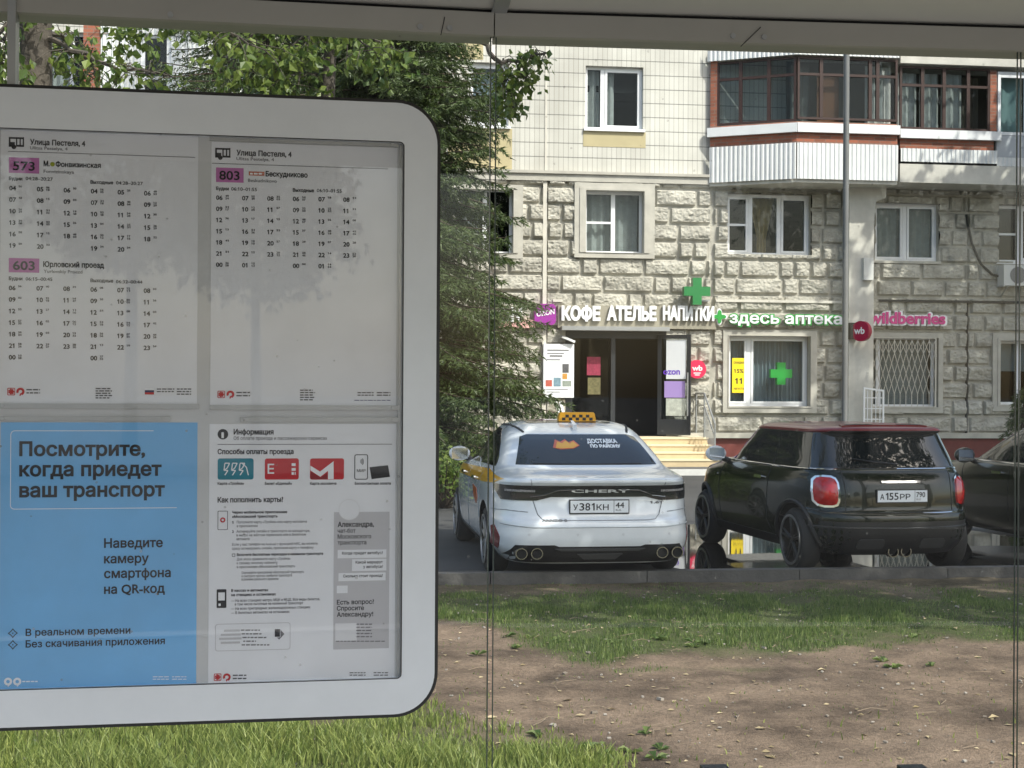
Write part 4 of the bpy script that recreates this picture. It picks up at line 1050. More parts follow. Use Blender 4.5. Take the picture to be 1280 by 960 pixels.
    def line(self, name, pts, view, m, wd=.006, off=.0025, step=.03, parent=None, n=4):
        out_ = []
        for i in range(len(pts) - 1):
            a, b = Vector(pts[i]), Vector(pts[i + 1]); k = max(1, int((b - a).length / step))
            out_ += [a.lerp(b, q / k) for q in range(k)]
        out_.append(Vector(pts[-1])); q3 = []
        for p in out_:
            h, nn = self.hit(p.x, p.y, view); q3.append(h + nn * off)
        return self.put(MB().tube(q3, wd, n), name, m, parent, smooth=n > 4)
    def text(self, name, s, x, z, wid, cap, m, bold=0.0, off=.006, parent=None, slant=0.0):
        """lettering on the rear face, x is its left end as seen from behind"""
        vs, fs = glyphs(s, bold); x0 = min(v[0] for v in vs); x1 = max(v[0] for v in vs); kx = wid / (x1 - x0); k = cap / .722; o = []
        for v in vs:
            X, Z = x + (v[0] - x0) * kx, z + v[1] * k + (v[0] - x0) * kx * slant; p, nn = self.hit(X, Z, 'rear'); o.append(p + nn * off)
        return self.put(MB().add(o, fs), name, m, parent)
    def wheel(self, x, y, z, r, rim, spokes, m_rim, wd=.2, lip=None):
        s = 1 if x > 0 else -1; o = s * 1.0
        t = self.put(MB().lathe([(rim, wd * .5), (rim + .02, wd * .5 - .004), (r - .03, wd * .5 - .006), (r, wd * .5 - .045), (r, -wd * .5 + .045), (r - .03, -wd * .5), (rim, -wd * .5)], (x, y, z), (s, 0, 0), 40), 'wheel', M['tyre'], smooth=True)
        self.put(MB().lathe([(rim + .004, wd * .5 + .006), (rim - .012, wd * .5 + .008), (rim - .022, wd * .5 - .02), (rim - .03, -.03), (.02, -.035)], (x, y, z), (s, 0, 0), 40), 'rim', M['alloy_dark'], t, smooth=True)
        self.put(MB().lathe([(rim + .006, wd * .5 + .004), (rim + .006, wd * .5 + .012), (rim - .014, wd * .5 + .012), (rim - .016, wd * .5 - .01)], (x, y, z), (s, 0, 0), 40), 'rim_lip', lip or m_rim, t, smooth=True)
        b = MB()
        for k in range(spokes):
            for da in ((-.13, .13) if spokes < 7 else (0,)):
                a = 2 * pi * k / spokes + .3; c0 = Vector((x + s * (wd * .5 - .02), y, z))
                p = c0 + Vector((0, cos(a) * .035, sin(a) * .035)); q = c0 + Vector((s * .012, cos(a + da) * (rim - .012), sin(a + da) * (rim - .012)))
                b.tube([p, p.lerp(q, .5), q], [.02, .015, .013], 6)
        b.lathe([(.05, -.01), (.05, .012), (.03, .02)], (x + s * (wd * .5 - .03), y, z), (s, 0, 0), 16)
        self.put(b, 'spokes', m_rim, t)
        return t
    def plate(self, x, z, wid, ht, txt, reg, y=None, tilt=0.0):
        p, nn = self.hit(x, z, 'rear'); p2, _ = self.hit(x, z + ht * .4, 'rear'); p3, _ = self.hit(x, z - ht * .4, 'rear')
        yy = min(p.y, p2.y, p3.y) - .018 if y is None else y
        P = lambda u, v, o: Vector((x + u, yy - o, z + v))
        pb = MB().box((x - wid / 2 - .008, yy, z - ht / 2 - .010), (x + wid / 2 + .008, yy + .03, z + ht / 2 + .008))
        f = self.put(pb, 'number_plate', M['car_black'])
        b = MB().quad(P(-wid / 2, -ht / 2, .002), P(wid / 2, -ht / 2, .002), P(wid / 2, ht / 2, .002), P(-wid / 2, ht / 2, .002)); self.put(b, 'plate_face', M['paper'], f)
        b = MB(); cur = -wid * .455
        def put(s, u, v, h, w=None, bold=.012):
            vs, fs = glyphs(s, bold); x0 = min(q[0] for q in vs); x1 = max(q[0] for q in vs); k = h / .722; kx = k * .84 if w is None else w / (x1 - x0)
            b.add([P(u + (q[0] - x0) * kx, v + q[1] * k, .004) for q in vs], fs); return u + (x1 - x0) * kx
        L, D, L2 = txt; g = wid * .022
        cur = put(L, cur, -ht * .27, ht * .46, wid * .085) + g; 
        for ch in D: cur = put(ch, cur + (wid * .008 if ch == '1' else 0), -ht * .30, ht * .62, wid * (.052 if ch == '1' else .085)) + wid * .017
        cur += g * .6; cur = put(L2, cur, -ht * .27, ht * .46, wid * .21) + g
        put(reg, wid * .275, -ht * .10, ht * .46, wid * (.18 if len(reg) == 3 else .15))
        put('RUS', wid * .28, -ht * .36, ht * .16, wid * .09, 0)
        lx = wid * .245
        b.quad(P(lx, -ht / 2, .003), P(lx + .004, -ht / 2, .003), P(lx + .004, ht / 2, .003), P(lx, ht / 2, .003))
        self.put(b, 'plate_lettering', M['ink'], f); return f
def rr(x0, y0, x1, y1, r, n=6): return rrect(x0, y0, x1, y1, r, n)
MIRX = lambda pts: [(-x, y) for x, y in reversed(pts)]
def mirror(car, x, y, z, m, s=1.0):
    b = MB(); n, k = 14, 9; vs = []; fs = []
    for i in range(k + 1):
        a = pi * i / k
        for j in range(n):
            t = 2 * pi * j / n; q = Vector((-cos(a) * .115, sin(a) * sin(t) * .07 * (1 + .3 * (sin(t) < 0)), sin(a) * cos(t) * .085))
            q.y = q.y if q.y > -.035 else -.035; vs.append(Vector((x, y, z)) + q * s)
    for i in range(k):
        for j in range(n): fs.append((i * n + j, i * n + (j + 1) % n, (i + 1) * n + (j + 1) % n, (i + 1) * n + j))
    o = car.put(b.add(vs, fs), 'wing_mirror', m, smooth=True)
    car.put(MB().box((x - .085 * s, y - .0385 * s, z - .06 * s), (x + .085 * s, y - .036 * s, z + .06 * s)), 'mirror_glass', M['chrome'], o)
    car.put(MB().tube([(x + .06 * s, y, z - .04 * s), (x + .2 * s, y + .02, z - .10 * s)], [.03, .035], 8), 'mirror_stalk', M['car_black'], o)

# ---- white saloon taxi, seen from behind
#  z, half width, rear y, front y, corner exponents rear/front, bow
TL = [(.185, .80, .12, 4.45, 7, 5, .03), (.25, .855, .055, 4.60, 7, 4.5, .04), (.33, .895, .02, 4.68, 7.5, 4, .05), (.42, .905, .0, 4.72, 7.5, 4, .055), (.52, .912, .0, 4.73, 7, 4, .06),
      (.575, .915, .015, 4.73, 7, 4, .06), (.61, .915, .055, 4.72, 7, 4, .06), (.70, .915, .085, 4.70, 7, 4, .06), (.78, .912, .095, 4.66, 7, 4, .06), (.86, .905, .085, 4.58, 7, 4, .06), (.905, .895, .06, 4.48, 7, 4, .06),
      (.935, .885, .035, 4.38, 7, 4, .06), (.955, .873, .035, 4.25, 7, 4, .06), (.968, .862, .06, 4.12, 7, 4, .06), (.985, .848, .16, 3.95, 7, 4.5, .05), (1.01, .825, .36, 3.72, 7, 5, .05), (1.035, .805, .52, 3.52, 7, 5, .04), (1.06, .788, .60, 3.40, 7, 5, .04),
      (1.11, .765, .69, 3.28, 7, 5, .04), (1.19, .727, .84, 3.10, 6.5, 5, .04), (1.28, .68, 1.03, 2.90, 6, 5, .04), (1.35, .637, 1.22, 2.72, 5.5, 5, .04), (1.40, .595, 1.40, 2.56, 5, 5, .04), (1.435, .535, 1.57, 2.44, 4, 4, .03), (1.455, .45, 1.70, 2.36, 3.5, 3.5, .02), (1.466, .30, 1.85, 2.25, 3, 3, .01), (1.469, .12, 1.98, 2.14, 2.5, 2.5, 0)]
TW = [(-.80, 1.02, .325), (.80, 1.02, .325), (-.80, 3.81, .325), (.80, 3.81, .325)]
T = Car('taxi', tuple(cam2w(.835, 13.25)), RAD(0.6), (1.075, 1.03, 1.018), 'white saloon taxi with yellow checkered roof sign and yellow side stripe', M['car_white'], TL, TW, .325)
for q in TW: T.wheel(*q, .325, .235, 10, M['alloy'])
T.patch('rear_window', [(-.655, 1.065), (.655, 1.065), (.60, 1.20), (.55, 1.315), (.48, 1.338), (-.48, 1.338), (-.55, 1.315), (-.60, 1.20)], 'rear', M['car_glass'], .003)
T.patch('side_window', [(1.02, 1.035), (3.34, 1.0), (3.25, 1.06), (2.75, 1.29), (2.35, 1.385), (1.95, 1.375), (1.45, 1.25), (1.12, 1.12)], 'left', M['car_glass'], .003)
T.patch('sunroof', rr(-.42, 1.62, .42, 2.5, .08), 'top', M['car_glass'], .003)
for s in (-1, 1):
    T.line('roof_rail', [(s * .50, 1.30), (s * .56, 1.6), (s * .58, 2.0), (s * .56, 2.5)], 'top', M['seam'], .012)
T.patch('light_bar', [(-.875, .905), (-.86, .83), (-.83, .765), (-.55, .765), (-.42, .80), (.42, .80), (.55, .765), (.83, .765), (.86, .83), (.875, .905)], 'rear', M['lamp_dark'], .006, res=.03)
for s in (-1, 1):
    T.line('light_line', [(s * .60, .80), (s * .48, .815), (s * .36, .862), (s * .20, .868)], 'rear', M['chrome'], .004, .009)
    T.patch('lamp_cluster', [(s * q[0], q[1]) for q in ((.56, .845), (.80, .845), (.80, .865), (.56, .865))][::s], 'rear', mat('lamp pattern', (.35, .33, .33), .3, var=.8, vscale=60), .0085)
T.text('badge_lettering', 'CHERY', -.245, .842, .52, .030, M['badge'], .03, .010)
T.text('model_badge', 'ARRIZO 8', -.51, .578, .22, .018, M['badge_dark'], .05, .004)
T.text('engine_badge', '1.6T', .46, .735, .13, .022, M['badge_dark'], .05, .004)
T.line('trunk_gap', [(-.60, .96), (-.59, .90), (-.575, .76), (-.54, .64), (-.50, .595), (-.44, .587), (.44, .587), (.50, .595), (.54, .64), (.575, .76), (.59, .90), (.60, .96)], 'rear', M['gap_soft'], .0045, .001)
T.line('bumper_gap', [(-.89, .66), (-.80, .672), (-.62, .66)], 'rear', M['gap_soft'], .004, .001); T.line('bumper_gap', [(.89, .66), (.80, .672), (.62, .66)], 'rear', M['gap_soft'], .004, .001)
T.patch('rear_diffuser', [(-.86, .20), (.86, .20), (.80, .27), (.73, .362), (.40, .365), (.36, .35), (-.36, .35), (-.40, .365), (-.73, .362), (-.80, .27)], 'rear', M['car_black'], .006, res=.05)
T.patch('diffuser_fin', [(-.34, .315), (.34, .315), (.40, .335), (-.40, .335)], 'rear', mat('grey plastic', (.06, .06, .06), .4), .02)
T.patch('diffuser_fin', [(-.14, .235), (.14, .235), (.2, .285), (-.2, .285)], 'rear', mat('grey plastic', (.06, .06, .06), .4), .015)
for s in (-1, 1):
    h, nn = T.hit(s * .60, .288, 'rear')
    for x in (.555, .69):
        o = T.put(MB().lathe([(.053, -.08), (.053, .06), (.044, .06), (.043, .0)], (s * x, h.y, .288), (0, -1, 0), 24), 'exhaust_tip', M['pipe'], smooth=True)
        T.put(MB().lathe([(.0435, 0), (.001, .001)], (s * x, h.y - .045, .288), (0, -1, 0), 20), 'exhaust_bore', M['car_well'], o)
    T.patch('bumper_reflector', [(s * q[0], q[1]) for q in ((.845, .30), (.885, .33), (.89, .50), (.875, .52), (.845, .42))][::s], 'rear', M['reflector'], .006, res=.02)
    for x in (.20, .62): 
        T.patch('parking_sensor', circ(s * x, .46, .012, 12), 'rear', mat('sensor', (.55, .57, .6), .4), .003, skirt=False)
T.plate(0, .712, .515, .112, ('У', '381', 'КН'), '44')
T.patch('shark_fin', [(-.02, 1.33), (.02, 1.33), (.012, 1.5), (-.012, 1.5)], 'top', M['car_white'], .05, res=.02)
T.patch('side_stripe', [(.32, .955), (.55, .905), (1.2, .875), (3.7, .83), (3.75, .93), (1.15, 1.0)], 'left', M['car_yellow'], .003)
T.patch('side_decal', [(1.62, .78), (1.95, .80), (1.85, .70), (1.6, .62), (1.5, .68)], 'left', M['car_rust'], .003)
T.patch('door_handle', rr(1.72, .86, 1.95, .89, .012), 'left', M['chrome'], .025); T.patch('door_handle', rr(2.72, .86, 2.95, .89, .012), 'left', M['chrome'], .025)
T.line('door_gap', [(1.35, 1.03), (1.42, .80), (1.38, .5)], 'left', M['gap_soft'], .004, .001); T.line('door_gap', [(2.35, 1.0), (2.35, .6), (2.38, .33)], 'left', M['gap_soft'], .004, .001)
T.patch('sill_trim', [(1.42, .2), (3.42, .2), (3.42, .29), (1.42, .29)], 'left', M['car_black'], .004)
mirror(T, -.93, 3.13, 1.06, M['car_white'])
# stickers on the rear window
sk = lambda pts: [(-.15 + (x + .14) * .8, 1.245 + (y - 1.245) * .8) for x, y in pts]
T.patch('window_sticker', sk([(-.30, 1.21), (-.22, 1.19), (-.06, 1.20), (.02, 1.235), (-.03, 1.29), (-.10, 1.27), (-.13, 1.305), (-.19, 1.275), (-.25, 1.30)]), 'rear', M['car_rust'], .005)
T.patch('window_sticker', sk([(-.27, 1.205), (-.20, 1.2), (-.07, 1.205), (.0, 1.235), (-.05, 1.275), (-.09, 1.25), (-.13, 1.285), (-.18, 1.255), (-.23, 1.275)]), 'rear', M['car_yellow'], .007)
T.text('sticker_lettering', 'ДОСТАВКА', .06, 1.258, .29, .034, M['sign_white'], .05, .006)
T.text('sticker_lettering', 'ПО РАЙОНУ', .075, 1.216, .29, .026, M['sign_white'], .06, .006)
T.line('bumper_crease_line', [(-.84, .545), (-.6, .525), (.6, .525), (.84, .545)], 'rear', mat('crease shade', (.42, .44, .46), .35), .005, .001)  # darker grey line paints the shade of a bumper crease
T.line('window_seal', [(-.5, 1.075), (0, 1.07), (.5, 1.075)], 'rear', M['car_black'], .006, .004)
# roof sign is magnetic: a thing of its own
h, nn = T.hit(.09, 1.74, 'top')
def loc3(car, p): return car.M @ Vector(p)
TS = empty('taxi_sign', tuple(loc3(T, (h.x, 1.74, h.z))), RAD(0.6), 1, 'yellow roof sign with black checkers on the white taxi', 'taxi sign')
b = MB(); prof = [(-.185, .0), (.185, .0), (.182, .03), (.172, .078), (.16, .092), (-.16, .092), (-.172, .078), (-.182, .03)]
b.add([loc3(T, (h.x + x, 1.74 + y, h.z + z)) for y in (-.05, .05) for x, z in prof], [tuple(range(8)), tuple(range(15, 7, -1))] + [(i, i + 8, (i + 1) % 8 + 8, (i + 1) % 8) for i in range(8)]); b.build('sign_box', M['taxi_yellow'], TS, fix=True)
b = MB()
for i in range(9):
    for j in range(2):
        if (i + j) % 2 == 0:
            x, z = h.x - .153 + i * .034, h.z + .008 + j * .03; b.add([loc3(T, q) for q in ((x, 1.688, z), (x + .034, 1.688, z), (x + .034, 1.688, z + .03), (x, 1.688, z + .03))], [(0, 1, 2, 3)])
b.build('checkers', M['ink'], TS)
MB().add([loc3(T, (h.x + x, 1.74 + y, h.z + z)) for z in (-.02, .02) for x, y in ((-.17, -.04), (.17, -.04), (.17, .04), (-.17, .04))], [(0, 3, 2, 1), (4, 5, 6, 7), (0, 1, 5, 4), (1, 2, 6, 5), (2, 3, 7, 6), (3, 0, 4, 7)]).build('magnet_base', M['car_black'], TS)

# ---- dark green hatchback with a red roof
HL = [(.20, .74, .16, 3.62, 6, 4.6, .05), (.27, .80, .08, 3.74, 6, 4.6, .07), (.36, .845, .02, 3.80, 6, 4.6, .08), (.45, .860, .0, 3.83, 6, 4.6, .09), (.54, .864, .0, 3.845, 6, 4.5, .09), (.585, .864, .012, 3.85, 6, 4.5, .09), (.61, .863, .04, 3.85, 6, 4.5, .09), (.65, .862, .055, 3.85, 6, 4.5, .09),
      (.75, .858, .06, 3.84, 6, 4.2, .09), (.85, .848, .075, 3.76, 6, 4.2, .09), (.92, .832, .10, 3.62, 6, 3.1, .085), (.965, .812, .13, 3.42, 6.5, 3.2, .08), (.985, .795, .15, 3.20, 6.5, 3.6, .075), (1.0, .782, .165, 2.98, 6.5, 4.2, .07),
      (1.03, .768, .18, 2.82, 6.5, 4.8, .07), (1.12, .742, .235, 2.68, 6.5, 5, .065), (1.22, .71, .30, 2.52, 6.5, 5, .06), (1.31, .68, .355, 2.38, 6.5, 5, .06), (1.335, .672, .365, 2.34, 6.5, 5, .06), (1.345, .676, .33, 2.33, 6.5, 5, .06), (1.36, .672, .315, 2.30, 6.5, 5, .06), (1.38, .645, .33, 2.24, 6, 5, .05), (1.397, .59, .40, 2.14, 5, 4.5, .04), (1.408, .49, .56, 2.0, 4, 4, .03), (1.413, .33, .80, 1.8, 3, 3, .02), (1.415, .12, 1.1, 1.5, 2.5, 2.5, 0)]
HW = [(-.755, .64, .305), (.755, .64, .305), (-.755, 3.135, .305), (.755, 3.135, .305)]
H = Car('hatchback', tuple(cam2w(3.835, 13.85)), RAD(4.6), 1.05, 'dark green three door hatchback with a red roof and chrome ringed tail lamps', M['car_green'], HL, HW, .305, 1.338, M['car_red'])
for q in HW: H.wheel(*q, .305, .235, 5, M['alloy_dark'], lip=M['alloy'])
H.patch('rear_window', [(-.70, 1.02), (.70, 1.02), (.665, 1.18), (.635, 1.295), (.58, 1.318), (-.58, 1.318), (-.635, 1.295), (-.665, 1.18)], 'rear', M['car_glass'], .003)
H.patch('side_window', [(.36, 1.005), (1.22, 1.0), (1.22, 1.315), (.52, 1.318), (.44, 1.22)], 'left', M['car_glass'], .003)
H.patch('side_window', [(1.27, 1.0), (2.72, 1.0), (2.66, 1.06), (2.33, 1.30), (2.2, 1.318), (1.27, 1.316)], 'left', M['car_glass'], .003)
H.line('belt_trim', [(.30, .992), (1.2, .985), (2.75, .985)], 'left', M['chrome'], .009, .004)
H.line('belt_trim', [(-.74, 1.0), (-.4, 1.0), (.4, 1.0), (.74, 1.0)], 'rear', M['chrome'], .009, .004)
H.patch('tailgate_spoiler', [(-.44, .41), (.44, .41), (.42, .52), (.28, .58), (-.28, .58), (-.42, .52)], 'top', M['car_red'], .014, res=.05)
for s in (-1, 1):
    H.patch('spoiler_slot', [(s * q[0], q[1]) for q in ((.12, .42), (.41, .42), (.38, .47), (.14, .455))][::s], 'top', M['car_black'], .017, res=.05)
H.patch('spoiler_lip', [(-.60, 1.338), (.60, 1.338), (.55, 1.356), (-.55, 1.356)], 'rear', M['car_black'], .012)
def lampshape(s, k):
    pts = [(.565, .70), (.58, .665), (.62, .648), (.70, .645), (.755, .66), (.785, .70), (.79, .80), (.775, .90), (.745, .935), (.69, .945), (.62, .94), (.585, .92), (.565, .88), (.558, .79)]
    cx, cy = .675, .795
    return [(s * (cx + (x - cx) * k * .84), cy + (y - cy) * k) for x, y in pts][::s]
for s in (-1, 1):
    lo_ = H.patch('tail_lamp', lampshape(s, 1.0), 'rear', M['chrome'], .012, res=.03)
    H.patch('lamp_lens', lampshape(s, .86), 'rear', M['lamp_red'], .018, res=.03, parent=lo_, dome=.03)
H.line('bumper_trim', [(-.80, .625), (-.70, .602), (-.4, .595), (.4, .595), (.70, .602), (.80, .625)], 'rear', M['chrome'], .008, .003)
H.patch('rear_bumper', [(-.85, .21), (.85, .21), (.862, .40), (.86, .52), (-.86, .52), (-.862, .40)], 'rear', M['car_black'], .004, res=.06)
H.line('bumper_crease_line', [(-.8, .47), (0, .46), (.8, .47)], 'rear', mat('dark crease', (.05, .05, .05), .3), .01, .003)
H.patch('bumper_vent', rr(-.44, .27, -.18, .36, .03), 'rear', mat('grey insert', (.04, .04, .042), .4), .012)
H.patch('bumper_vent', rr(.18, .27, .44, .36, .03), 'rear', mat('grey insert', (.04, .04, .042), .4), .012)
H.patch('tailgate_recess', [(-.30, .66), (.30, .66), (.345, .70), (.35, .80), (.33, .86), (-.33, .86), (-.35, .80), (-.345, .70)], 'rear', M['car_green'], .012, res=.05)
H.line('tailgate_gap', [(-.545, .99), (-.535, .8), (-.54, .62)], 'rear', M['seam'], .004, .001); H.line('tailgate_gap', [(.545, .99), (.535, .8), (.54, .62)], 'rear', M['seam'], .004, .001)
H.line('rear_wiper', [(.02, 1.04), (-.2, 1.06), (-.42, 1.09)], 'rear', M['car_black'], .008, .012)
H.patch('handle_bar', [(-.19, .873), (.19, .873), (.2, .892), (-.2, .892)], 'rear', M['chrome'], .02)
for s in (-1, 1):
    h, nn = H.hit(s * .075, .245, 'rear')
    H.put(MB().lathe([(.055, -.05), (.055, .03), (.045, .03), (.044, -.04)], (s * .065, h.y + .01, .235), (0, -1, 0), 24), 'exhaust_tip', M['pipe'], smooth=True)
H.plate(0, .757, .50, .108, ('А', '155', 'РР'), '790')
H.patch('door_handle', rr(1.36, .845, 1.55, .875, .012), 'left', M['chrome'], .028)
H.line('door_gap', [(1.22, 1.0), (1.24, .75), (1.22, .45), (1.15, .36)], 'left', M['seam'], .004, .001); H.line('door_gap', [(2.55, .98), (2.62, .7), (2.55, .36)], 'left', M['seam'], .004, .001)
H.patch('sill_trim', [(.98, .205), (2.80, .205), (2.80, .31), (.98, .31)], 'left', M['car_black'], .006)
def arch(y, z, r0, r1, n=20, a0=-10, a1=190): return [(y + r0 * cos(RAD(a0 + (a1 - a0) * i / n)), z + r0 * sin(RAD(a0 + (a1 - a0) * i / n))) for i in range(n + 1)] + [(y + r1 * cos(RAD(a1 - (a1 - a0) * i / n)), z + r1 * sin(RAD(a1 - (a1 - a0) * i / n))) for i in range(n + 1)]
for y in (.64, 3.135): H.line('arch_trim', [(y + .365 * cos(RAD(a)), .315 + .365 * sin(RAD(a))) for a in range(-8, 190, 8)], 'left', M['car_black'], .022, .0, n=6)
mirror(H, -.93, 2.52, 1.045, M['white_paint'], 1.0)
H.patch('side_badge', rr(2.68, .80, 2.80, .83, .01), 'left', M['chrome'], .006)

# ---- dark car at the right edge
DL = [(.19, .78, .14, 4.1, 6, 4, .05), (.30, .86, .03, 4.28, 6, 3.6, .07), (.45, .895, .0, 4.36, 6, 3.5, .08), (.62, .90, .02, 4.38, 6, 3.4, .08), (.80, .895, .06, 4.34, 6, 3.4, .08), (.92, .88, .10, 4.15, 6, 3.4, .08), (.98, .86, .14, 3.8, 6, 3.8, .07), (1.01, .83, .20, 3.35, 6, 4.5, .07),
      (1.08, .80, .28, 3.15, 6, 5, .06), (1.20, .755, .42, 2.90, 6, 5, .06), (1.32, .70, .58, 2.62, 5.5, 5, .05), (1.39, .655, .72, 2.42, 5, 5, .05), (1.43, .59, .86, 2.25, 4.5, 4.5, .04), (1.455, .47, 1.05, 2.08, 4, 4, .03), (1.465, .28, 1.3, 1.9, 3, 3, .01), (1.467, .1, 1.5, 1.7, 2.5, 2.5, 0)]
DW = [(-.78, .80, .32), (.78, .80, .32), (-.78, 3.42, .32), (.78, 3.42, .32)]
D = Car('parked_car', tuple(cam2w(6.92, 14.35)), RAD(4.0), 1.0, 'dark grey parked car cut off at the right edge beside the hatchback', M['car_olive'], DL, DW, .32)
for q in DW: D.wheel(*q, .32, .22, 10, M['alloy'])
D.patch('side_window', [(.75, 1.03), (2.0, 1.02), (2.0, 1.37), (1.2, 1.37), (.95, 1.25)], 'left', M['car_glass'], .003)
D.patch('side_window', [(2.05, 1.02), (3.08, 1.02), (2.95, 1.10), (2.55, 1.30), (2.32, 1.37), (2.05, 1.37)], 'left', M['car_glass'], .003)
D.line('belt_trim', [(.70, 1.005), (2.0, 1.0), (3.15, 1.0)], 'left', M['chrome'], .008, .004)
D.line('window_trim', [(.9, 1.26), (1.2, 1.385), (1.7, 1.395), (2.32, 1.385), (2.6, 1.30), (3.1, 1.04)], 'left', M['alloy'], .009, .004)
D.patch('door_handle', rr(2.15, .87, 2.36, .90, .012), 'left', M['chrome'], .025); D.patch('door_handle', rr(1.1, .87, 1.3, .90, .012), 'left', M['chrome'], .025)
D.line('door_gap', [(2.02, 1.0), (2.02, .35)], 'left', M['seam'], .004, .001); D.line('door_gap', [(3.1, .98), (3.0, .36)], 'left', M['seam'], .004, .001)
D.patch('rear_window', [(-.66, 1.10), (.66, 1.10), (.56, 1.36), (-.56, 1.36)], 'rear', M['car_glass'], .003)
D.patch('tail_lamp', rr(-.86, .78, -.56, .93, .04), 'rear', M['lamp_red'], .006); D.patch('tail_lamp', rr(.56, .78, .86, .93, .04), 'rear', M['lamp_red'], .006)
mirror(D, -.97, 2.86, 1.06, M['car_olive'], 1.1)
# places of the street trees whose shade falls on the cars and on the right of the house
SHADE = [(6.4, 9.0, .3, 1.0), (10.2, 8.5, 2.0, 1.05), (20.6, 24.4, 1.2, 1.42), (24.6, 25.6, 3.7, 1.4), (22.6, 23.4, 5.2, 1.48), (-13, -12, .6, .9)]
SHADE += [(-34 + i * 7.5 + 2.5 * math.sin(i * 2.1), -33 - 3 * math.cos(i * 1.7), i * 1.3, .85 + .15 * math.sin(i * 3.3)) for i in range(10)]
# ================================================================== TREES
def spruce(name, x, y, H, R0, label, seed=1, z0=.5, dens=1.0, hmax=None):
    r = random.Random(seed); root = empty(name, (x, y, 0), label=label, cat='tree', group='spruces by the house')
    MB().tube([(x, y, 0), (x + .03, y, H * .3), (x - .02, y, H * .7), (x, y, H)], [.20, .15, .08, .01], 10).build('trunk', M['bark2'], root, smooth=True)
    V = []; F = []; B = MB()
    def needle(p, d, L, wv):
        a = d.cross(Vector((r.uniform(-1, 1), r.uniform(-1, 1), r.uniform(-1, 1)))).normalized() * wv
        k = len(V); V.extend([p - a, p + a, p + d * L]); F.append((k, k + 1, k + 2))
    h = z0; ang = 0
    while h < (hmax or H * .97):
        Rh = R0 * (1 - (h - z0) / (H - z0)) ** .85
        nb = 6 if Rh > 1 else 5
        for q in range(nb):
            ang += 2.399 + r.uniform(-.3, .3); L = Rh * r.uniform(.72, 1.12); dx, dy = cos(ang), sin(ang)
            up0 = .16 + .32 * (h / H); n = max(4, int(L / .11)); pts = []
            zz = h + r.uniform(-.22, .22); du_ = r.uniform(-.22, .16); p = Vector((x, y, zz))
            for i in range(n + 1):
                s = i / n; sl = up0 + du_ - .75 * s + .95 * max(0, s - .6); pts.append(p.copy()); p = p + Vector((dx, dy, sl)) * (L / n)
            if L > .8: B.tube(pts[::3] + [pts[-1]], [.026 * (1 - .8 * i / max(1, len(pts[::3]))) for i in range(len(pts[::3]) + 1)], 5, cap=False)
            for i in range(2, n + 1):
                s = i / n
                if s < .16 and L > 1.2: continue
                for sd in (-1, 1):
                    tl = (.20 + .48 * (1 - s) * min(1, L / 1.6)) * r.uniform(.6, 1.25)
                    d = Vector((dx * .55 - dy * sd * .75, dy * .55 + dx * sd * .75, -.25 - .75 * r.random())).normalized(); b0 = pts[i]
                    k = max(4, int(tl / .021 * dens))
                    for j in range(k):
                        c = b0 + d * (tl * j / k) + Vector((r.uniform(-.02, .02), r.uniform(-.02, .02), r.uniform(-.03, .02)))
                        dd_ = (d + Vector((r.uniform(-.8, .8), r.uniform(-.8, .8), r.uniform(-.55, .6)))).normalized(); needle(c, dd_, r.uniform(.07, .13), .0125)
            for j in range(10): needle(pts[-1], Vector((dx + r.uniform(-.4, .4), dy + r.uniform(-.4, .4), .25 + r.uniform(-.3, .3))).normalized(), r.uniform(.08, .16), .008)
        h += (.155 if h < 9 else .3) / max(1, dens ** .8)
    B.build('branches', M['bark2'], root, smooth=True)
    MB().add(V, F).build('crown', M['needle'], root)
    return root
ps = cam2w((478 - 640) / FPX * 25, 25)
spruce('spruce_tree', ps.x, ps.y, 13.8, 3.35, 'tall dark green spruce with drooping branches left of the shop doorway', 3, dens=1.75)
ps2 = cam2w((330 - 640) / FPX * 27.5, 27.5)
spruce('spruce_tree', ps2.x, ps2.y, 15.0, 3.6, 'second spruce further left, seen only above the information board', 8, z0=3.5, dens=.7)
pb = cam2w((1283 - 640) / FPX * 30.6, 30.6)
spruce('young_spruce', pb.x, pb.y, 1.95, .62, 'small dark young spruce below the window at far right', 5, z0=.1, dens=1.4)
def leafset(V, F, c, r, n, spread, size, droop=.4):
    for _ in range(n):
        p = c + Vector((r.gauss(0, spread), r.gauss(0, spread), r.gauss(0, spread * .8)))
        d = Vector((r.uniform(-1, 1), r.uniform(-1, 1), r.uniform(-1.2, .35) - droop)).normalized(); s = d.cross(Vector((r.uniform(-1, 1), r.uniform(-1, 1), r.uniform(-1, 1)))).normalized(); nn = d.cross(s)
        L = size * r.uniform(.6, 1.25); wv = L * .36; k = len(V)
        V.extend([p, p + d * L * .45 + s * wv + nn * wv * .3, p + d * L, p + d * L * .45 - s * wv + nn * wv * .3]); F.extend([(k, k + 1, k + 2), (k, k + 2, k + 3)])
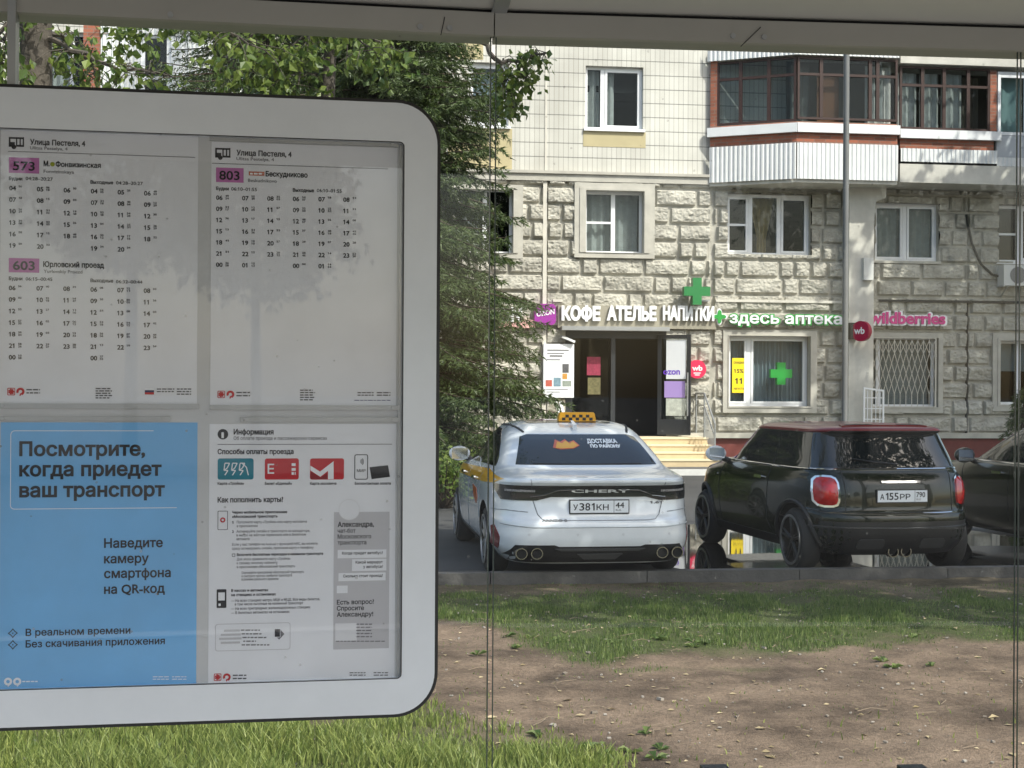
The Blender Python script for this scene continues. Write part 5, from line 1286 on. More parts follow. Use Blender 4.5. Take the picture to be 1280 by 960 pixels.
def branch_leaves(B, V, F, pts, r, rad, lsize, nper, twig=.5, start=.25):
    """a limb along pts, with side twigs and leaves"""
    pts = [Vector(p) for p in pts]; dense = []
    for i in range(len(pts) - 1):
        for k in range(8): dense.append(pts[i].lerp(pts[i + 1], k / 8) + Vector((r.gauss(0, .02),) * 3))
    dense.append(pts[-1]); n = len(dense)
    B.tube(dense[::2], [rad * (1 - .85 * i / len(dense[::2])) for i in range(len(dense[::2]))], 6, cap=False)
    for i in range(int(n * start), n):
        for _ in range(2):
            d = Vector((r.uniform(-1, 1), r.uniform(-1, 1), r.uniform(-.9, .5))).normalized(); L = twig * r.uniform(.4, 1.1); q = dense[i] + d * L + Vector((0, 0, -.15 * L))
            B.tube([dense[i], dense[i].lerp(q, .5) + Vector((0, 0, .04)), q], [.006, .004, .002], 4, cap=False)
            for t in (.4, .6, .8, 1.0): leafset(V, F, dense[i].lerp(q, t), r, nper, .05, lsize)
# near broad-leaved tree: its trunk stands left, one long bough hangs to the right
def px3(px, py, d): return CAMP + ray(px, py) * d
r = random.Random(21)
dt = 12.4; tb = px3(42, 484, dt)
BT = empty('broadleaf_tree', (tb.x, tb.y, 0), label='grey brown trunked leafy tree on the lawn with a bough hanging to the right', cat='tree')
MB().tube([(tb.x, tb.y, -.05), (tb.x, tb.y, .4), (tb.x + .02, tb.y, 3), (tb.x, tb.y, 5.2), (tb.x - .1, tb.y + .1, 8.5), (tb.x, tb.y + .2, 11)], [.24, .17, .145, .135, .10, .03], 14).build('trunk', M['bark'], BT, smooth=True)
V = []; F = []; B = MB(); hi = Vector((tb.x, tb.y, 6.2))
limbs = [[px3(42, 40, dt), px3(90, 62, 12.3), px3(150, 88, 12.2), px3(215, 96, 12.2)],
         [px3(45, -30, dt), px3(150, -10, 12.6), px3(260, 30, 12.8), px3(330, 62, 12.9)],
         [px3(45, -60, dt), px3(220, -60, 13), px3(360, -10, 13.4), px3(440, 40, 13.6), px3(470, 66, 13.6)],
         [px3(42, 30, dt), px3(75, 45, 12.8), px3(110, 75, 13.2), px3(120, 100, 13.3)],
         [px3(42, 0, dt), px3(0, 40, 12.2), px3(-40, 80, 12.2)],
         [px3(42, -20, dt), px3(20, 20, 12), px3(5, 70, 11.9), px3(-15, 100, 11.9)]]
for L in limbs: branch_leaves(B, V, F, L, r, .03, .10, 1, .38)
bough = [px3(46, -90, dt), px3(260, -130, 13), px3(450, -80, 13.2), px3(560, -10, 13.2), px3(600, 50, 13.2), px3(628, 78, 13.2), px3(652, 74, 13.2), px3(683, 66, 13.2)]
branch_leaves(B, V, F, bough, r, .05, .085, 1, .20, .80)
for tw in ([px3(626, 76, 13.2), px3(632, 100, 13.2), px3(634, 122, 13.15), px3(640, 136, 13.15)], [px3(640, 76, 13.2), px3(650, 92, 13.2), px3(660, 100, 13.2)]):
    branch_leaves(B, V, F, tw, r, .010, .085, 1, .11, .25)
for _ in range(260):          # crown above
    a = r.uniform(0, 6.28); q = hi + Vector((cos(a) * r.uniform(.3, 3.4), sin(a) * r.uniform(.3, 3), r.uniform(1.6, 6)))
    leafset(V, F, q, r, 14, .3, .12)
B.build('branches', M['bark'], BT, smooth=True)
MB().add(V, F).build('crown', M['leaf'], BT)
# a further tree behind it fills the strip above the board
r = random.Random(5); d2 = 17.5; t2 = px3(400, 484, d2)
B2 = empty('broadleaf_tree', (t2.x, t2.y, 0), label='slender leafy tree between the near trunk and the spruce', cat='tree')
MB().tube([(t2.x, t2.y, -.05), (t2.x, t2.y, 3), (t2.x + .1, t2.y, 6), (t2.x, t2.y, 9.5)], [.13, .10, .08, .02], 10).build('trunk', M['bark'], B2, smooth=True)
V = []; F = []; B = MB()
for L in ([px3(400, -40, d2), px3(340, 20, 17.4), px3(300, 60, 17.3), px3(285, 100, 17.2)], [px3(400, 0, d2), px3(430, 30, 17.3), px3(470, 50, 17.2), px3(505, 75, 17.2)],
          [px3(400, 20, d2), px3(380, 60, 17.2), px3(372, 110, 17.1)], [px3(400, 30, d2), px3(350, 70, 17.6), px3(335, 120, 17.5)], [px3(400, -100, d2), px3(300, -60, 17.6), px3(200, 0, 17.6), px3(150, 50, 17.5)]):
    branch_leaves(B, V, F, L, r, .03, .11, 3, .45)
for _ in range(160):
    a = r.uniform(0, 6.28); q = Vector((t2.x, t2.y, 8)) + Vector((cos(a) * r.uniform(.2, 2.6), sin(a) * r.uniform(.2, 2.6), r.uniform(-.6, 3)))
    leafset(V, F, q, r, 14, .3, .12)
B.build('branches', M['bark'], B2, smooth=True); MB().add(V, F).build('crown', M['leaf'], B2)
# low shrub left of the taxi
r = random.Random(9); V = []; F = []; c0 = px3(556, 560, 21.5)
SH = empty('shrub', (c0.x, c0.y, 0), label='low green shrub left of the white taxi under the spruce', cat='shrub')
B = MB()
for _ in range(60):
    a = r.uniform(0, 6.28); q = Vector((c0.x + cos(a) * r.uniform(.1, 1.1), c0.y + sin(a) * r.uniform(.1, .8), r.uniform(.1, .8))); leafset(V, F, q, r, 22, .12, .085, 0)
    B.tube([(c0.x, c0.y, 0), q], .008, 4, cap=False)
B.build('stems', M['bark2'], SH); MB().add(V, F).build('foliage', M['leaf'], SH)
# street trees behind and right of the shelter: they shade the cars, and the glass mirrors them
def shade_tree(seed, R, Hc, n, size):
    r = random.Random(seed); V = []; F = []
    for _ in range(n):
        a = r.uniform(0, 6.28); e = r.uniform(-1, 1); rad = R * r.uniform(.35, 1) ** .5; s = math.sqrt(1 - e * e); q = Vector((cos(a) * s * rad, sin(a) * s * rad, Hc + e * rad * .85)); leafset(V, F, q, r, 9, .32, size)
    B = MB().tube([(0, 0, -.1), (.05, 0, 2), (0, .05, Hc - 1), (0, 0, Hc + R * .6)], [.24, .18, .14, .03], 10)
    for _ in range(12):
        a = r.uniform(0, 6.28); B.tube([(0, 0, Hc - R * .7 + r.uniform(0, R)), (cos(a) * R * .4, sin(a) * R * .4, Hc + r.uniform(-.5, 1)), (cos(a) * R * .8, sin(a) * R * .8, Hc + r.uniform(-.6, 1.4))], [.07, .04, .01], 6, cap=False)
    return B, MB().add(V, F)
tr_, cr_ = shade_tree(31, 3.4, 8.2, 520, .30)
TRUNK = CROWN = None
def put_shade(x, y, rz, sc, label):
    global TRUNK, CROWN
    o = empty('street_tree', (x, y, 0), rz, sc, label, 'tree', 'leafy street trees around the bus stop')
    if TRUNK is None:
        TRUNK = tr_.build('trunk', M['bark']); CROWN = cr_.build('crown', M['leaf_dark']); TRUNK.parent = o; CROWN.parent = o
    else:
        for s in (TRUNK, CROWN):
            c = s.copy(); COL.objects.link(c); c.parent = o
for i, (x, y, rz, sc) in enumerate(SHADE): put_shade(x, y, rz, sc, 'leafy street tree standing outside the view beside the bus stop')

# ================================================================== BUS SHELTER
ST = empty('bus_shelter', (JOINT.x, JOINT.y, .02), label='grey steel bus shelter roof and frame with clear glass rear wall', cat='bus shelter')
ZB = CAMP.z + (484 - 49) / FPX * 2.31 + .003
def pane(P, u0, u1): return MB().pbox(P, u0, .25, u1, ZB + .03, -.006, 0).build('glass_pane', M['glass'], ST)
uL = SHL.uz(17, 60)[0]; uR = SHR.uz(1272, 400)[0]
g1 = pane(SHL, uL + .006, -.0045); g2 = pane(SHR, .0045, uR - .003); g3 = pane(SHR, uR + .006, uR + 1.2); g4 = pane(SHL, uL - 1.2, uL - .006)
b = MB().pbox(SHL, -.0052, .25, -.0035, ZB, -.005, .001).pbox(SHR, .0035, .25, .0052, ZB, -.005, .001).pbox(SHR, uR - .003, .25, uR - .0018, ZB, -.003, .0005).pbox(SHR, uR + .003, .25, uR + .0042, ZB, -.003, .0005)
b.build('glass_edges', M['glass_edge'], ST)
MB().pbox(SHL, uL - .006, 1.6, uL + .006, ZB + .02, -.014, .02).build('frame_post', M['steel'], ST)
for P, u0, u1, nm in ((SHL, uL - 1.2, -.0015, 'L'), (SHR, .0015, uR + 1.2, 'R')):
    MB().pbox(P, u0, ZB, u1, ZB + .037, -.05, .012).build('fascia_beam', M['fascia'], ST)
    MB().pbox(P, u0, ZB + .0375, u1, ZB + .05, -.04, .0).build('beam_gap', M['dark_gap'], ST)
    MB().pbox(P, u0, ZB + .044, u1, ZB + .12, -.18, 1.75).build('roof_panel', M['roof_panel'], ST)
    MB().pbox(P, u0, .10, u1, .26, -.03, .03).build('bottom_rail', M['steel'], ST)
MB().pbox(SHR, -.004, ZB + .036, .020, ZB + .0435, .0, 1.5).build('seam_cover', M['steel'], ST)
MB().pbox(SHR, 0, ZB + .0405, .02, ZB + .0437, .0, 1.5).build('seam_gap', M['dark_gap'], ST)
sc_ = MB()
def screw(P, px, py, off=.012, r=.0045):
    u, z = P.uz(px, py, off); sc_.add(*(lambda m: (m.v, m.f))(MB().ppoly(P, circ(u, z, r, 14), off, off + .003)))
for P, x, y in ((SHL, 213, 18.5), (SHL, 525, 33.5), (SHL, 562, 35), (SHR, 916, 45), (SHR, 955, 46.5)): screw(P, x, y)
sc_.build('screws', M['steel'], ST)
jb = MB()
for P, x0, y0, x1, y1 in ((SHL, 556, 21, 551, 44), (SHR, 951, 34, 926, 58)):
    q0 = P.pt(*P.uz(x0, y0, .013), .013); q1 = P.pt(*P.uz(x1, y1, .013), .013); jb.tube([q0, q1], .0007, 4)
jb.build('beam_joint', M['dark_gap'], ST)
for x in (898, 1148):
    u, z = SHR.uz(x, 958, .02); MB().pbox(SHR, u - .022, z - .03, u + .022, z - .007, -.02, .02).build('glass_clamp', M['car_black'], ST)
for u in (uL - 1.1, uR + 1.1):
    P = SHL if u < 0 else SHR; MB().pbox(P, u - .04, .0, u + .04, ZB + .05, -.09, -.02).build('post', M['steel'], ST)

# ================================================================== INFORMATION BOARD
def bp(px, py, off=0.0): return BRD.uz(px, py, off)
ou0, ou1 = bp(-62, 500)[0], bp(544.5, 500)[0]; ozt, ozb = bp(300, 121.5)[1], bp(300, 898.5)[1]
iu0, iu1 = bp(-14, 500)[0], bp(503.5, 500)[0]; izt, izb = bp(250, 169)[1], bp(250, 855)[1]
IB = empty('information_board', BRD.pt((ou0 + ou1) / 2, ozb, 0), label='white framed timetable board with rounded corners on the shelter glass', cat='information board')
MB().pring(BRD, rrect(ou0 - .0055, ozb - .0055, ou1 + .0055, ozt + .0055, .070, 12), rrect(ou0 - .0002, ozb - .0002, ou1 + .0002, ozt + .0002, .065, 12), -.026, .003).build('edge_rim', M['black_rubber'], IB)
MB().ppoly(BRD, rrect(ou0, ozb, ou1, ozt, .065, 12), -.026, -.0145).build('back_shell', M['black_rubber'], IB)
MB().pring(BRD, rrect(ou0, ozb, ou1, ozt, .065, 12), rrect(iu0, izb, iu1, izt, .008, 12), -.012, .006).build('frame', M['board_white'], IB)
MB().pring(BRD, rrect(iu0, izb, iu1, izt, .008, 12), rrect(iu0 + .001, izb + .001, iu1 - .001, izt - .001, .0075, 12), .003, .0064).build('frame_gasket', M['black_rubber'], IB)
MB().pbox(BRD, iu0 - .002, izb - .002, iu1 + .002, izt + .002, -.014, -.009).build('back_panel', mat('back panel', (.60, .61, .61), .5, var=.1), IB)
rails = MB()
for (x0, y0, x1, y1) in ((-6, 504.5, 249, 511), (262, 506.5, 498, 512.5), (-6, 520.5, 213, 526), (300, 521.5, 500, 527.5), (-6, 160.5, 249, 166), (262, 173.5, 498, 180)):
    a, c, d, e = BRD.rect(x0, y0, x1, y1, -.008); rails.pbox(BRD, a, c, d, e, -.009, -.005)
a, c, d, e = BRD.rect(497.5, 182, 502, 850, -.008); rails.pbox(BRD, a, c, d, e, -.009, -.006)
rails.build('clamp_rails', M['steel'], IB)
sc_ = MB()
for x, y in ((3, 506.5), (237, 509.5), (273, 509.5), (491, 509.5), (309, 524), (492, 524.5), (3, 523), (200, 524), (201, 167), (314, 173), (490, 178.5)): screw(BRD, x, y, -.005, .0028)
sc_.build('screws', M['galv'], IB)
MB().pbox(BRD, iu0 + .003, izb + .003, iu1 - .003, izt - .003, -.0025, -.0012).build('clear_cover', M['cover'], IB)
OP = -.0082            # the sheets lie on the back panel
def sheet(x0, y0, x1, y1, m, label):
    a, c, d, e = BRD.rect(x0, y0, x1, y1, OP)
    o = MB().pbox(BRD, a, c, d, e, -.009, OP).build('poster', m, loc=BRD.pt(a, c, OP)); return tag(o, label, 'poster', 'printed sheets in the information board')
L1, L2, L3, L4 = OP + .0003, OP + .0006, OP + .0009, OP + .0012
class Ink:
    def __init__(self, parent): self.p = parent; self.k = {}
    def __call__(self, m, name): return self.k.setdefault((m, name), MB())
    def done(self):
        for (m, name), b in self.k.items():
            if b.f: b.build(name, M[m], self.p)
def tx(b, s, x, y, wd, cap, bold=0.0, off=L2): b.ptext(BRD, x, y, s, wd, cap, bold * 1.6 + .012, off, sp=1.06)
def bars(b, x0, y, x1, h, seed, off=L2):
    """unreadably small print: a row of short dashes"""
    r = random.Random(seed); x = x0
    while x < x1:
        e = min(x1, x + r.uniform(2.5, 7)); b.prect(BRD, x, y - h, e, y, off); x = e + 1.1
def minutes(b, x, y, n, r):
    for i in range(n): b.ptext(BRD, x, y - 3.6 + i * 3.1, '%02d' % r.randint(2, 58), 4.4, 2.4, .03, L2)
def table(K, cols, y0s, step, hours, per, cap, seed):
    r = random.Random(seed)
    for i, hh in enumerate(hours):
        c, rw = i % per, i // per; x, y = cols[c], y0s[c] + step * rw
        tx(K('ink', 'timetable_hours'), hh, x, y, None, cap, 0.008); minutes(K('ink_fine', 'timetable_minutes'), x + 11.6, y, 1 if r.random() < .55 else 2, r)
def bus_icon(b, x, y, s=1.0):
    P = lambda u, v: bp(x + u * s, y + v * s, L2)
    def R(x0, y0, x1, y1): b.prect(BRD, x + x0 * s, y + y0 * s, x + x1 * s, y + y1 * s, L2)
    R(0, 0, 19, 2.2); R(0, 0, 2, 12); R(0, 6, 7.5, 12); R(17.4, 0, 19, 12); R(9, 2, 10.6, 10); R(13.4, 2, 15, 10); R(9, 9.6, 19, 12)
    u, z = P(6.3, 12); rr_ = 2.9 * s / BRD_S; b.add([BRD.pt(*q, L2) for q in circ(u, z, rr_, 16)], [tuple(range(16))])
BRD_S = 1 / BRD.scale(250, 500)
def ru_logos(K, x, y, s=1.0):
    b = K('red_print', 'emblems'); S = BRD_S
    u, z = bp(x, y, L2); q = 4.6 * s / S
    b.pring(BRD, rrect(u - q, z - q, u + q, z + q, q * .3, 3), rrect(u - q * .82, z - q * .82, u + q * .82, z + q * .82, q * .22, 3), L2 - .0002, L2)
    for k in range(7):
        a = 2 * pi * k / 7; b.add([BRD.pt(u + .55 * q * cos(a) + cc * .22 * q, z + .55 * q * sin(a) + dd_ * .22 * q, L2) for cc, dd_ in ((-1, -1), (1, -1), (1, 1), (-1, 1))], [(0, 1, 2, 3)])
    b.add([BRD.pt(*t, L2) for t in circ(u, z, q * .38, 10)], [tuple(range(10))])
    u, z = bp(x + 11.5 * s, y, L2); pts = [(u + q * 1.05 * cos(RAD(a)), z + q * 1.05 * sin(RAD(a))) for a in range(-70, 215, 12)]; inn = [(u + q * .45 * cos(RAD(a)), z + q * .45 * sin(RAD(a))) for a in range(-70, 215, 12)]
    for i in range(len(pts) - 1): b.add([BRD.pt(*t, L2) for t in (pts[i], pts[i + 1], inn[i + 1], inn[i])], [(0, 1, 2, 3)][::1])
    b.add([BRD.pt(u + a * q, z + c * q, L2) for a, c in ((-.1, -.45), (.35, -.5), (.0, -1.2), (-.25, -1.1))], [(0, 1, 2, 3)])
    for dy in (-1.6, 2.4): bars(K('ink_fine', 'small_print'), x + 19 * s, y + dy, x + 36 * s, 1.6, int(x + y * 3 + dy))
def header(K, x, y, line):
    bus_icon(K('ink', 'bus_icon'), x, y); tx(K('ink', 'heading'), 'Улица Пестеля, 4', x + 26.5, y + 9, 69, 6.6, .012); tx(K('ink_grey', 'subheading'), 'Ulitsa Pestelya, 4', x + 26.5, y + 15, 47, 4, 0)
    u0, z0 = bp(line[0], line[1], L2); u1 = bp(line[2], line[1], L2)[0]; K('ink_grey', 'rule').quad(*[BRD.pt(u, z, L2) for u, z in ((u0, z0 - .0006), (u1, z0 - .0006), (u1, z0 + .0004), (u0, z0 + .0004))])
def route(K, x0, y0, x1, y1, num, tx0, ty, tw):
    K('lilac', 'route_box').prect(BRD, x0, y0, x1, y1, L1); tx(K('ink', 'route_number'), num, tx0, ty, tw, 11.2, .006)
# sheet: two routes
P1 = sheet(0, 166, 247, 505, M['paper'], 'white bus timetable sheet headed by routes 573 and 603'); K = Ink(P1)
header(K, 11, 171.5, (10, 189, 244))
route(K, 11, 197, 49, 216.5, '573', 16, 212.4, 27.5)
tx(K('ink', 'heading'), 'М.', 54.5, 207.5, 7.5, 6.4, .015); u, z = bp(65.6, 205.3, L2); K('olive_print', 'metro_mark').add([BRD.pt(*q, L2) for q in circ(u, z, 2.8 / BRD_S, 14)], [tuple(range(14))])
tx(K('ink', 'heading'), 'Фонвизинская', 69.5, 208.2, 56.5, 6.4, .012); tx(K('ink_grey', 'subheading'), 'Fonvizinskaya', 54.5, 216, 38, 4.2, 0)
tx(K('ink', 'days'), 'Будни', 11, 225, 17, 4.2, .012); tx(K('ink', 'days'), '04:28–20:27', 32, 225, 34, 4.2); tx(K('ink', 'days'), 'Выходные', 113, 229.5, 28.5, 4.2, .012); tx(K('ink', 'days'), '04:28–20:27', 145, 230.5, 33.5, 4.2)
HRS = lambda a, n: ['%02d' % ((a + i) % 24) for i in range(n)]
cols = [11.5, 46, 79.5, 113.5, 147, 180]; ys = [237.7, 239, 240.3, 241.6, 242.8, 244.2]
table(K, cols[:3], ys[:3], 14.35, HRS(4, 17), 3, 5.6, 1); table(K, cols[3:], ys[3:], 14.3, HRS(4, 17), 3, 5.6, 2)
route(K, 11, 322.8, 49, 340.6, '603', 16, 337, 27.5)
tx(K('ink', 'heading'), 'Юрловский проезд', 54, 333.4, 76, 6.6, .012); tx(K('ink_grey', 'subheading'), 'Yurlovskiy Proezd', 54.5, 341, 48.5, 4.2, 0)
tx(K('ink', 'days'), 'Будни', 11, 350, 17, 4.2, .012); tx(K('ink', 'days'), '06:15–00:45', 32, 350.5, 33.5, 4.2); tx(K('ink', 'days'), 'Выходные', 113, 352.6, 28.5, 4.2, .012); tx(K('ink', 'days'), '06:32–00:44', 145, 354, 33, 4.2)
ys = [362.5, 363, 363.5, 364.5, 365.3, 366]; cols = [11, 45.5, 79, 113, 146.5, 179.5]
table(K, cols[:3], ys[:3], 14.45, HRS(6, 19), 3, 5.6, 3); table(K, cols[3:], ys[3:], 14.3, HRS(6, 19), 3, 5.6, 4)
ru_logos(K, 14, 489.5)
for i in range(5): bars(K('ink_fine', 'small_print'), 119.5, 486.5 + i * 2.9, 138 + 2 * (i % 2), 1.5, i)
for c, dy in (('white_print', 0), ('navy_print', 2.7), ('red_print', 5.4)): K(c, 'flag').prect(BRD, 181, 485 + dy, 192.5, 487.7 + dy, L2)
for x0, x1 in ((196, 218), (221, 239)):
    for i in range(2 + (x0 > 200)): bars(K('ink_fine', 'small_print'), x0, 487 + i * 3.2, x1, 1.4, x0 + i)
K.done()
# sheet: one route
P2 = sheet(263.5, 181, 496, 508, M['paper'], 'white bus timetable sheet with the single route 803'); K = Ink(P2)
header(K, 269, 185, (265, 204, 485)); route(K, 270, 209.8, 304.5, 228, '803', 274, 224.2, 25.5)
K('orange_print', 'line_badge').prect(BRD, 311, 214.5, 330.5, 219.5, L1); bars(K('white_print', 'badge_print'), 312.5, 218.2, 329, 2.2, 3)
tx(K('ink', 'heading'), 'Бескудниково', 332, 220.3, 52.5, 6.4, .012); tx(K('ink_grey', 'subheading'), 'Beskudnikovo', 310, 227.3, 36, 4.2, 0)
tx(K('ink', 'days'), 'Будни', 270, 237.5, 16, 4.2, .012); tx(K('ink', 'days'), '06:10–01:55', 289, 238, 32, 4.2); tx(K('ink', 'days'), 'Выходные', 366, 239.5, 26.5, 4.2, .012); tx(K('ink', 'days'), '06:10–01:55', 396, 240, 31, 4.2)
cols = [270, 302.5, 334, 366, 398, 429]; ys = [249.6, 250.2, 250.7, 251.2, 251.6, 252.2]
table(K, cols[:3], ys[:3], 13.97, HRS(6, 20), 3, 5.5, 5); table(K, cols[3:], ys[3:], 13.95, HRS(6, 20), 3, 5.5, 6)
ru_logos(K, 276.5, 493)
for i in range(5): bars(K('ink_fine', 'small_print'), 375, 488.5 + i * 3, 391 + 3 * (i % 2), 1.5, i + 9)
for x0, x1 in ((447, 467), (471, 488)):
    for i in range(2): bars(K('ink_fine', 'small_print'), x0, 491.5 + i * 3.2, x1, 1.4, x0 + i)
bars(K('navy_print', 'small_print'), 443, 500.8, 488, .9, 77)
K.done()
# blue sheet
P3 = sheet(0, 528, 246, 860, M['blue_print'], 'bright blue poster with large dark lines of Russian text'); K = Ink(P3)
o_ = K('white_print', 'outline'); u0, z0 = bp(13.5, 538.5, L2); u1, _ = bp(192, 538.5, L2); u2, _ = bp(221, 636, L2); _, z1 = bp(13.5, 636.5, L2); wl = .0011; rc = .006
for pts in ([(u1, z0), (u0 + rc, z0)] + [(u0 + rc - rc * sin(RAD(a)), z0 - rc + rc * cos(RAD(a))) for a in range(0, 91, 15)] + [(u0 + rc - rc * cos(RAD(a)), z1 + rc - rc * sin(RAD(a))) for a in range(0, 91, 15)] + [(u2, z1)],):
    for i in range(len(pts) - 1):
        a, c = Vector(pts[i]), Vector(pts[i + 1])
        if (c - a).length < 1e-6: continue
        n_ = Vector((-(c - a).y, (c - a).x)).normalized() * wl * .5; o_.quad(*[BRD.pt(*q, L2) for q in (a + n_, c + n_, c - n_, a - n_)])
for s_, y, wd in (('Посмотрите,', 569.6, 157.5), ('когда приедет', 595, 178), ('ваш транспорт', 621.2, 182)): tx(K('ink', 'large_lettering'), s_, 24, y, wd, 17.2, .012)
for s_, y, wd in (('Наведите', 684.6, 73.5), ('камеру', 704, 56), ('смартфона', 722.5, 83.5), ('на QR-код', 742.2, 76)): tx(K('ink', 'lettering'), s_, 130, y, wd, 11.3, .008)
for s_, y, wd in (('В реальном времени', 795, 131), ('Без скачивания приложения', 809.4, 174)): tx(K('ink', 'lettering'), s_, 32, y, wd, 8.8, .004)
for y in (791.5, 806):
    u, z = bp(16, y, L2); q, qi = 6 / BRD_S, 4.4 / BRD_S
    st_ = lambda q: [(u + q * (1 if k % 2 == 0 else .62) * cos(RAD(45 * k)), z + q * (1 if k % 2 == 0 else .62) * sin(RAD(45 * k))) for k in range(8)]
    K('ink', 'star_mark').pring(BRD, st_(q), st_(qi), L2 - .0002, L2); K('ink', 'star_mark').add([BRD.pt(*t, L2) for t in circ(u, z, .8 / BRD_S, 8)], [tuple(range(8))])
for x in (10, 21.5):
    u, z = bp(x, 852, L2); q = 4.8 / BRD_S; K('white_print', 'emblems').pring(BRD, circ(u, z, q, 20), circ(u, z, q * .45, 20), L2 - .0002, L2); K('white_print', 'emblems').add([BRD.pt(u + a * q, z + c * q, L2) for a, c in ((.1, -.6), (.6, -.7), (.1, -1.3), (-.1, -1.2))], [(0, 1, 2, 3)])
bars(K('white_print', 'small_print'), 28, 852.6, 47, 1.5, 3)
for x0, x1 in ((191, 211), (215, 233)):
    for i in range(2): bars(K('white_print', 'small_print'), x0, 846.5 + i * 3, x1, 1.0, x0 + i)
K.done()
# information sheet
P4 = sheet(261, 530, 494, 852, M['paper'], 'white information sheet on paying fares with four coloured cards'); K = Ink(P4)
u, z = bp(278.6, 542.8, L2); K('ink', 'info_icon').add([BRD.pt(*q, L1) for q in circ(u, z, 6.6 / BRD_S, 24)], [tuple(range(24))]); K('white_print', 'info_icon').ptext(BRD, 276.6, 547, 'i', 3.4, 7, .06, L2)
tx(K('ink', 'heading'), 'Информация', 292, 543, 50, 6.6, .012); tx(K('ink_grey', 'subheading'), 'Об оплате проезда и пассажирских сервисах', 292, 549.8, 117, 4.2, 0)
K('ink_grey', 'rule').prect(BRD, 272, 555, 490, 555.8, L2); tx(K('ink', 'heading'), 'Способы оплаты проезда', 272, 567.6, 95, 6.2, .012)
def card(m, x0, y0, x1, y1, name='fare_card'):
    a, c, d, e = BRD.rect(x0, y0, x1, y1, L1); K(m, name).ppoly(BRD, rrect(a, c, d, e, .0035, 4), L1 - .0002, L1)
card('teal', 272, 573, 317, 599.5); card('red_print', 331, 573, 373.5, 599.5); card('red_print', 387.5, 573, 430, 599.5)
tb_ = K('white_print', 'card_print')
def stroke(pts, wd, off=L2):
    q = [Vector(bp(x, y, off)) for x, y in pts]; h_ = wd / BRD_S / 2
    for i in range(len(q) - 1):
        n_ = Vector((-(q[i + 1] - q[i]).y, (q[i + 1] - q[i]).x)).normalized() * h_; tb_.quad(*[BRD.pt(*t, off) for t in (q[i] - n_, q[i + 1] - n_, q[i + 1] + n_, q[i] + n_)])
for x in (279, 288.5, 298): stroke([(x + 2, 579), (x + 8, 579), (x + 5, 585), (x + 1, 588), (x + 2, 579.5)], 1.3); stroke([(x + 1, 588), (x + 6, 588), (x + 2, 594)], 1.3)
stroke([(303, 579.5), (308, 584), (310.5, 594)], 1.3)
tb_.ptext(BRD, 334.5, 592, 'Е', 8.2, 12, .012, L2)
for y in (581, 587, 592): bars(tb_, 364.5, y + 1.5, 369.5, 3.5, y, L2)
q = [bp(x, y, L2) for x, y in ((388, 582), (400, 589.5), (417, 576.5), (417, 599), (410, 599), (410, 588.5), (400.5, 596), (388, 588))]; tb_.add([BRD.pt(*t, L2) for t in q], [tuple(range(8))[::-1]])
K('red_dark', 'card_shade').add([BRD.pt(*bp(x, y, L1 + .0001), L1 + .0001) for x, y in ((388, 589), (400.5, 597), (409, 591), (409, 599), (388, 599))], [(0, 1, 2, 3, 4)][::1])
a, c, d, e = BRD.rect(443, 568, 460, 599.5, L2); K('ink', 'phone_outline').pring(BRD, rrect(a, c, d, e, .003, 4), rrect(a + .0012, c + .0012, d - .0012, e - .0012, .002, 4), L2 - .0002, L2)
for r_ in (2.0, 3.6, 5.2):
    u, z = bp(449, 577, L2); K('ink', 'phone_outline').add([BRD.pt(u + s_ * cos(RAD(a)) / BRD_S, z + s_ * sin(RAD(a)) / BRD_S, L2) for a, s_ in [(a, r_) for a in range(-45, 46, 15)] + [(a, r_ + .7) for a in range(45, -46, -15)]], [tuple(range(14))[::-1]])
tx(K('ink_fine', 'small_lettering'), 'МИР', 446, 590, 11, 3.4)
q = [bp(x, y, L2) for x, y in ((462, 584), (485, 581.5), (487.5, 596), (464.5, 599))]; K('ink', 'bank_card').add([BRD.pt(*t, L2) for t in q], [(3, 2, 1, 0)])
for s_, x, wd in (('Карта «Тройка»', 272, 33), ('Билет «Единый»', 331, 34), ('Карта москвича', 387.5, 33), ('Бесконтактная оплата', 443.5, 45)): tx(K('ink', 'captions'), s_, x, 606, wd, 3.3, .01)
tx(K('ink', 'heading'), 'Как пополнить карты?', 272, 628, 82, 6.4, .012)
def phone(x0, y0, x1, y1, solid):
    a, c, d, e = BRD.rect(x0, y0, x1, y1, L2)
    if solid: K('ink', 'phone_icon').ppoly(BRD, rrect(a, c, d, e, .0015, 3), L2 - .0002, L2); K('paper', 'phone_icon').prect(BRD, x0 + 2, y0 + 4, x1 - 2, y0 + 14, L3); K('paper', 'phone_icon').prect(BRD, x0 + 2.3, y1 - 5.5, x0 + 5, y1 - 2.5, L3)
    else: K('ink_grey', 'phone_icon').pring(BRD, rrect(a, c, d, e, .0015, 3), rrect(a + .001, c + .001, d - .001, e - .001, .001, 3), L2 - .0002, L2)
phone(272, 638.5, 284.8, 662.5, False); phone(270.8, 736.6, 283, 760, True)
u, z = bp(278.4, 650, L2); K('red_print', 'emblems').pring(BRD, circ(u, z, 3.3 / BRD_S, 16), circ(u, z, 1.5 / BRD_S, 16), L2 - .0002, L2)
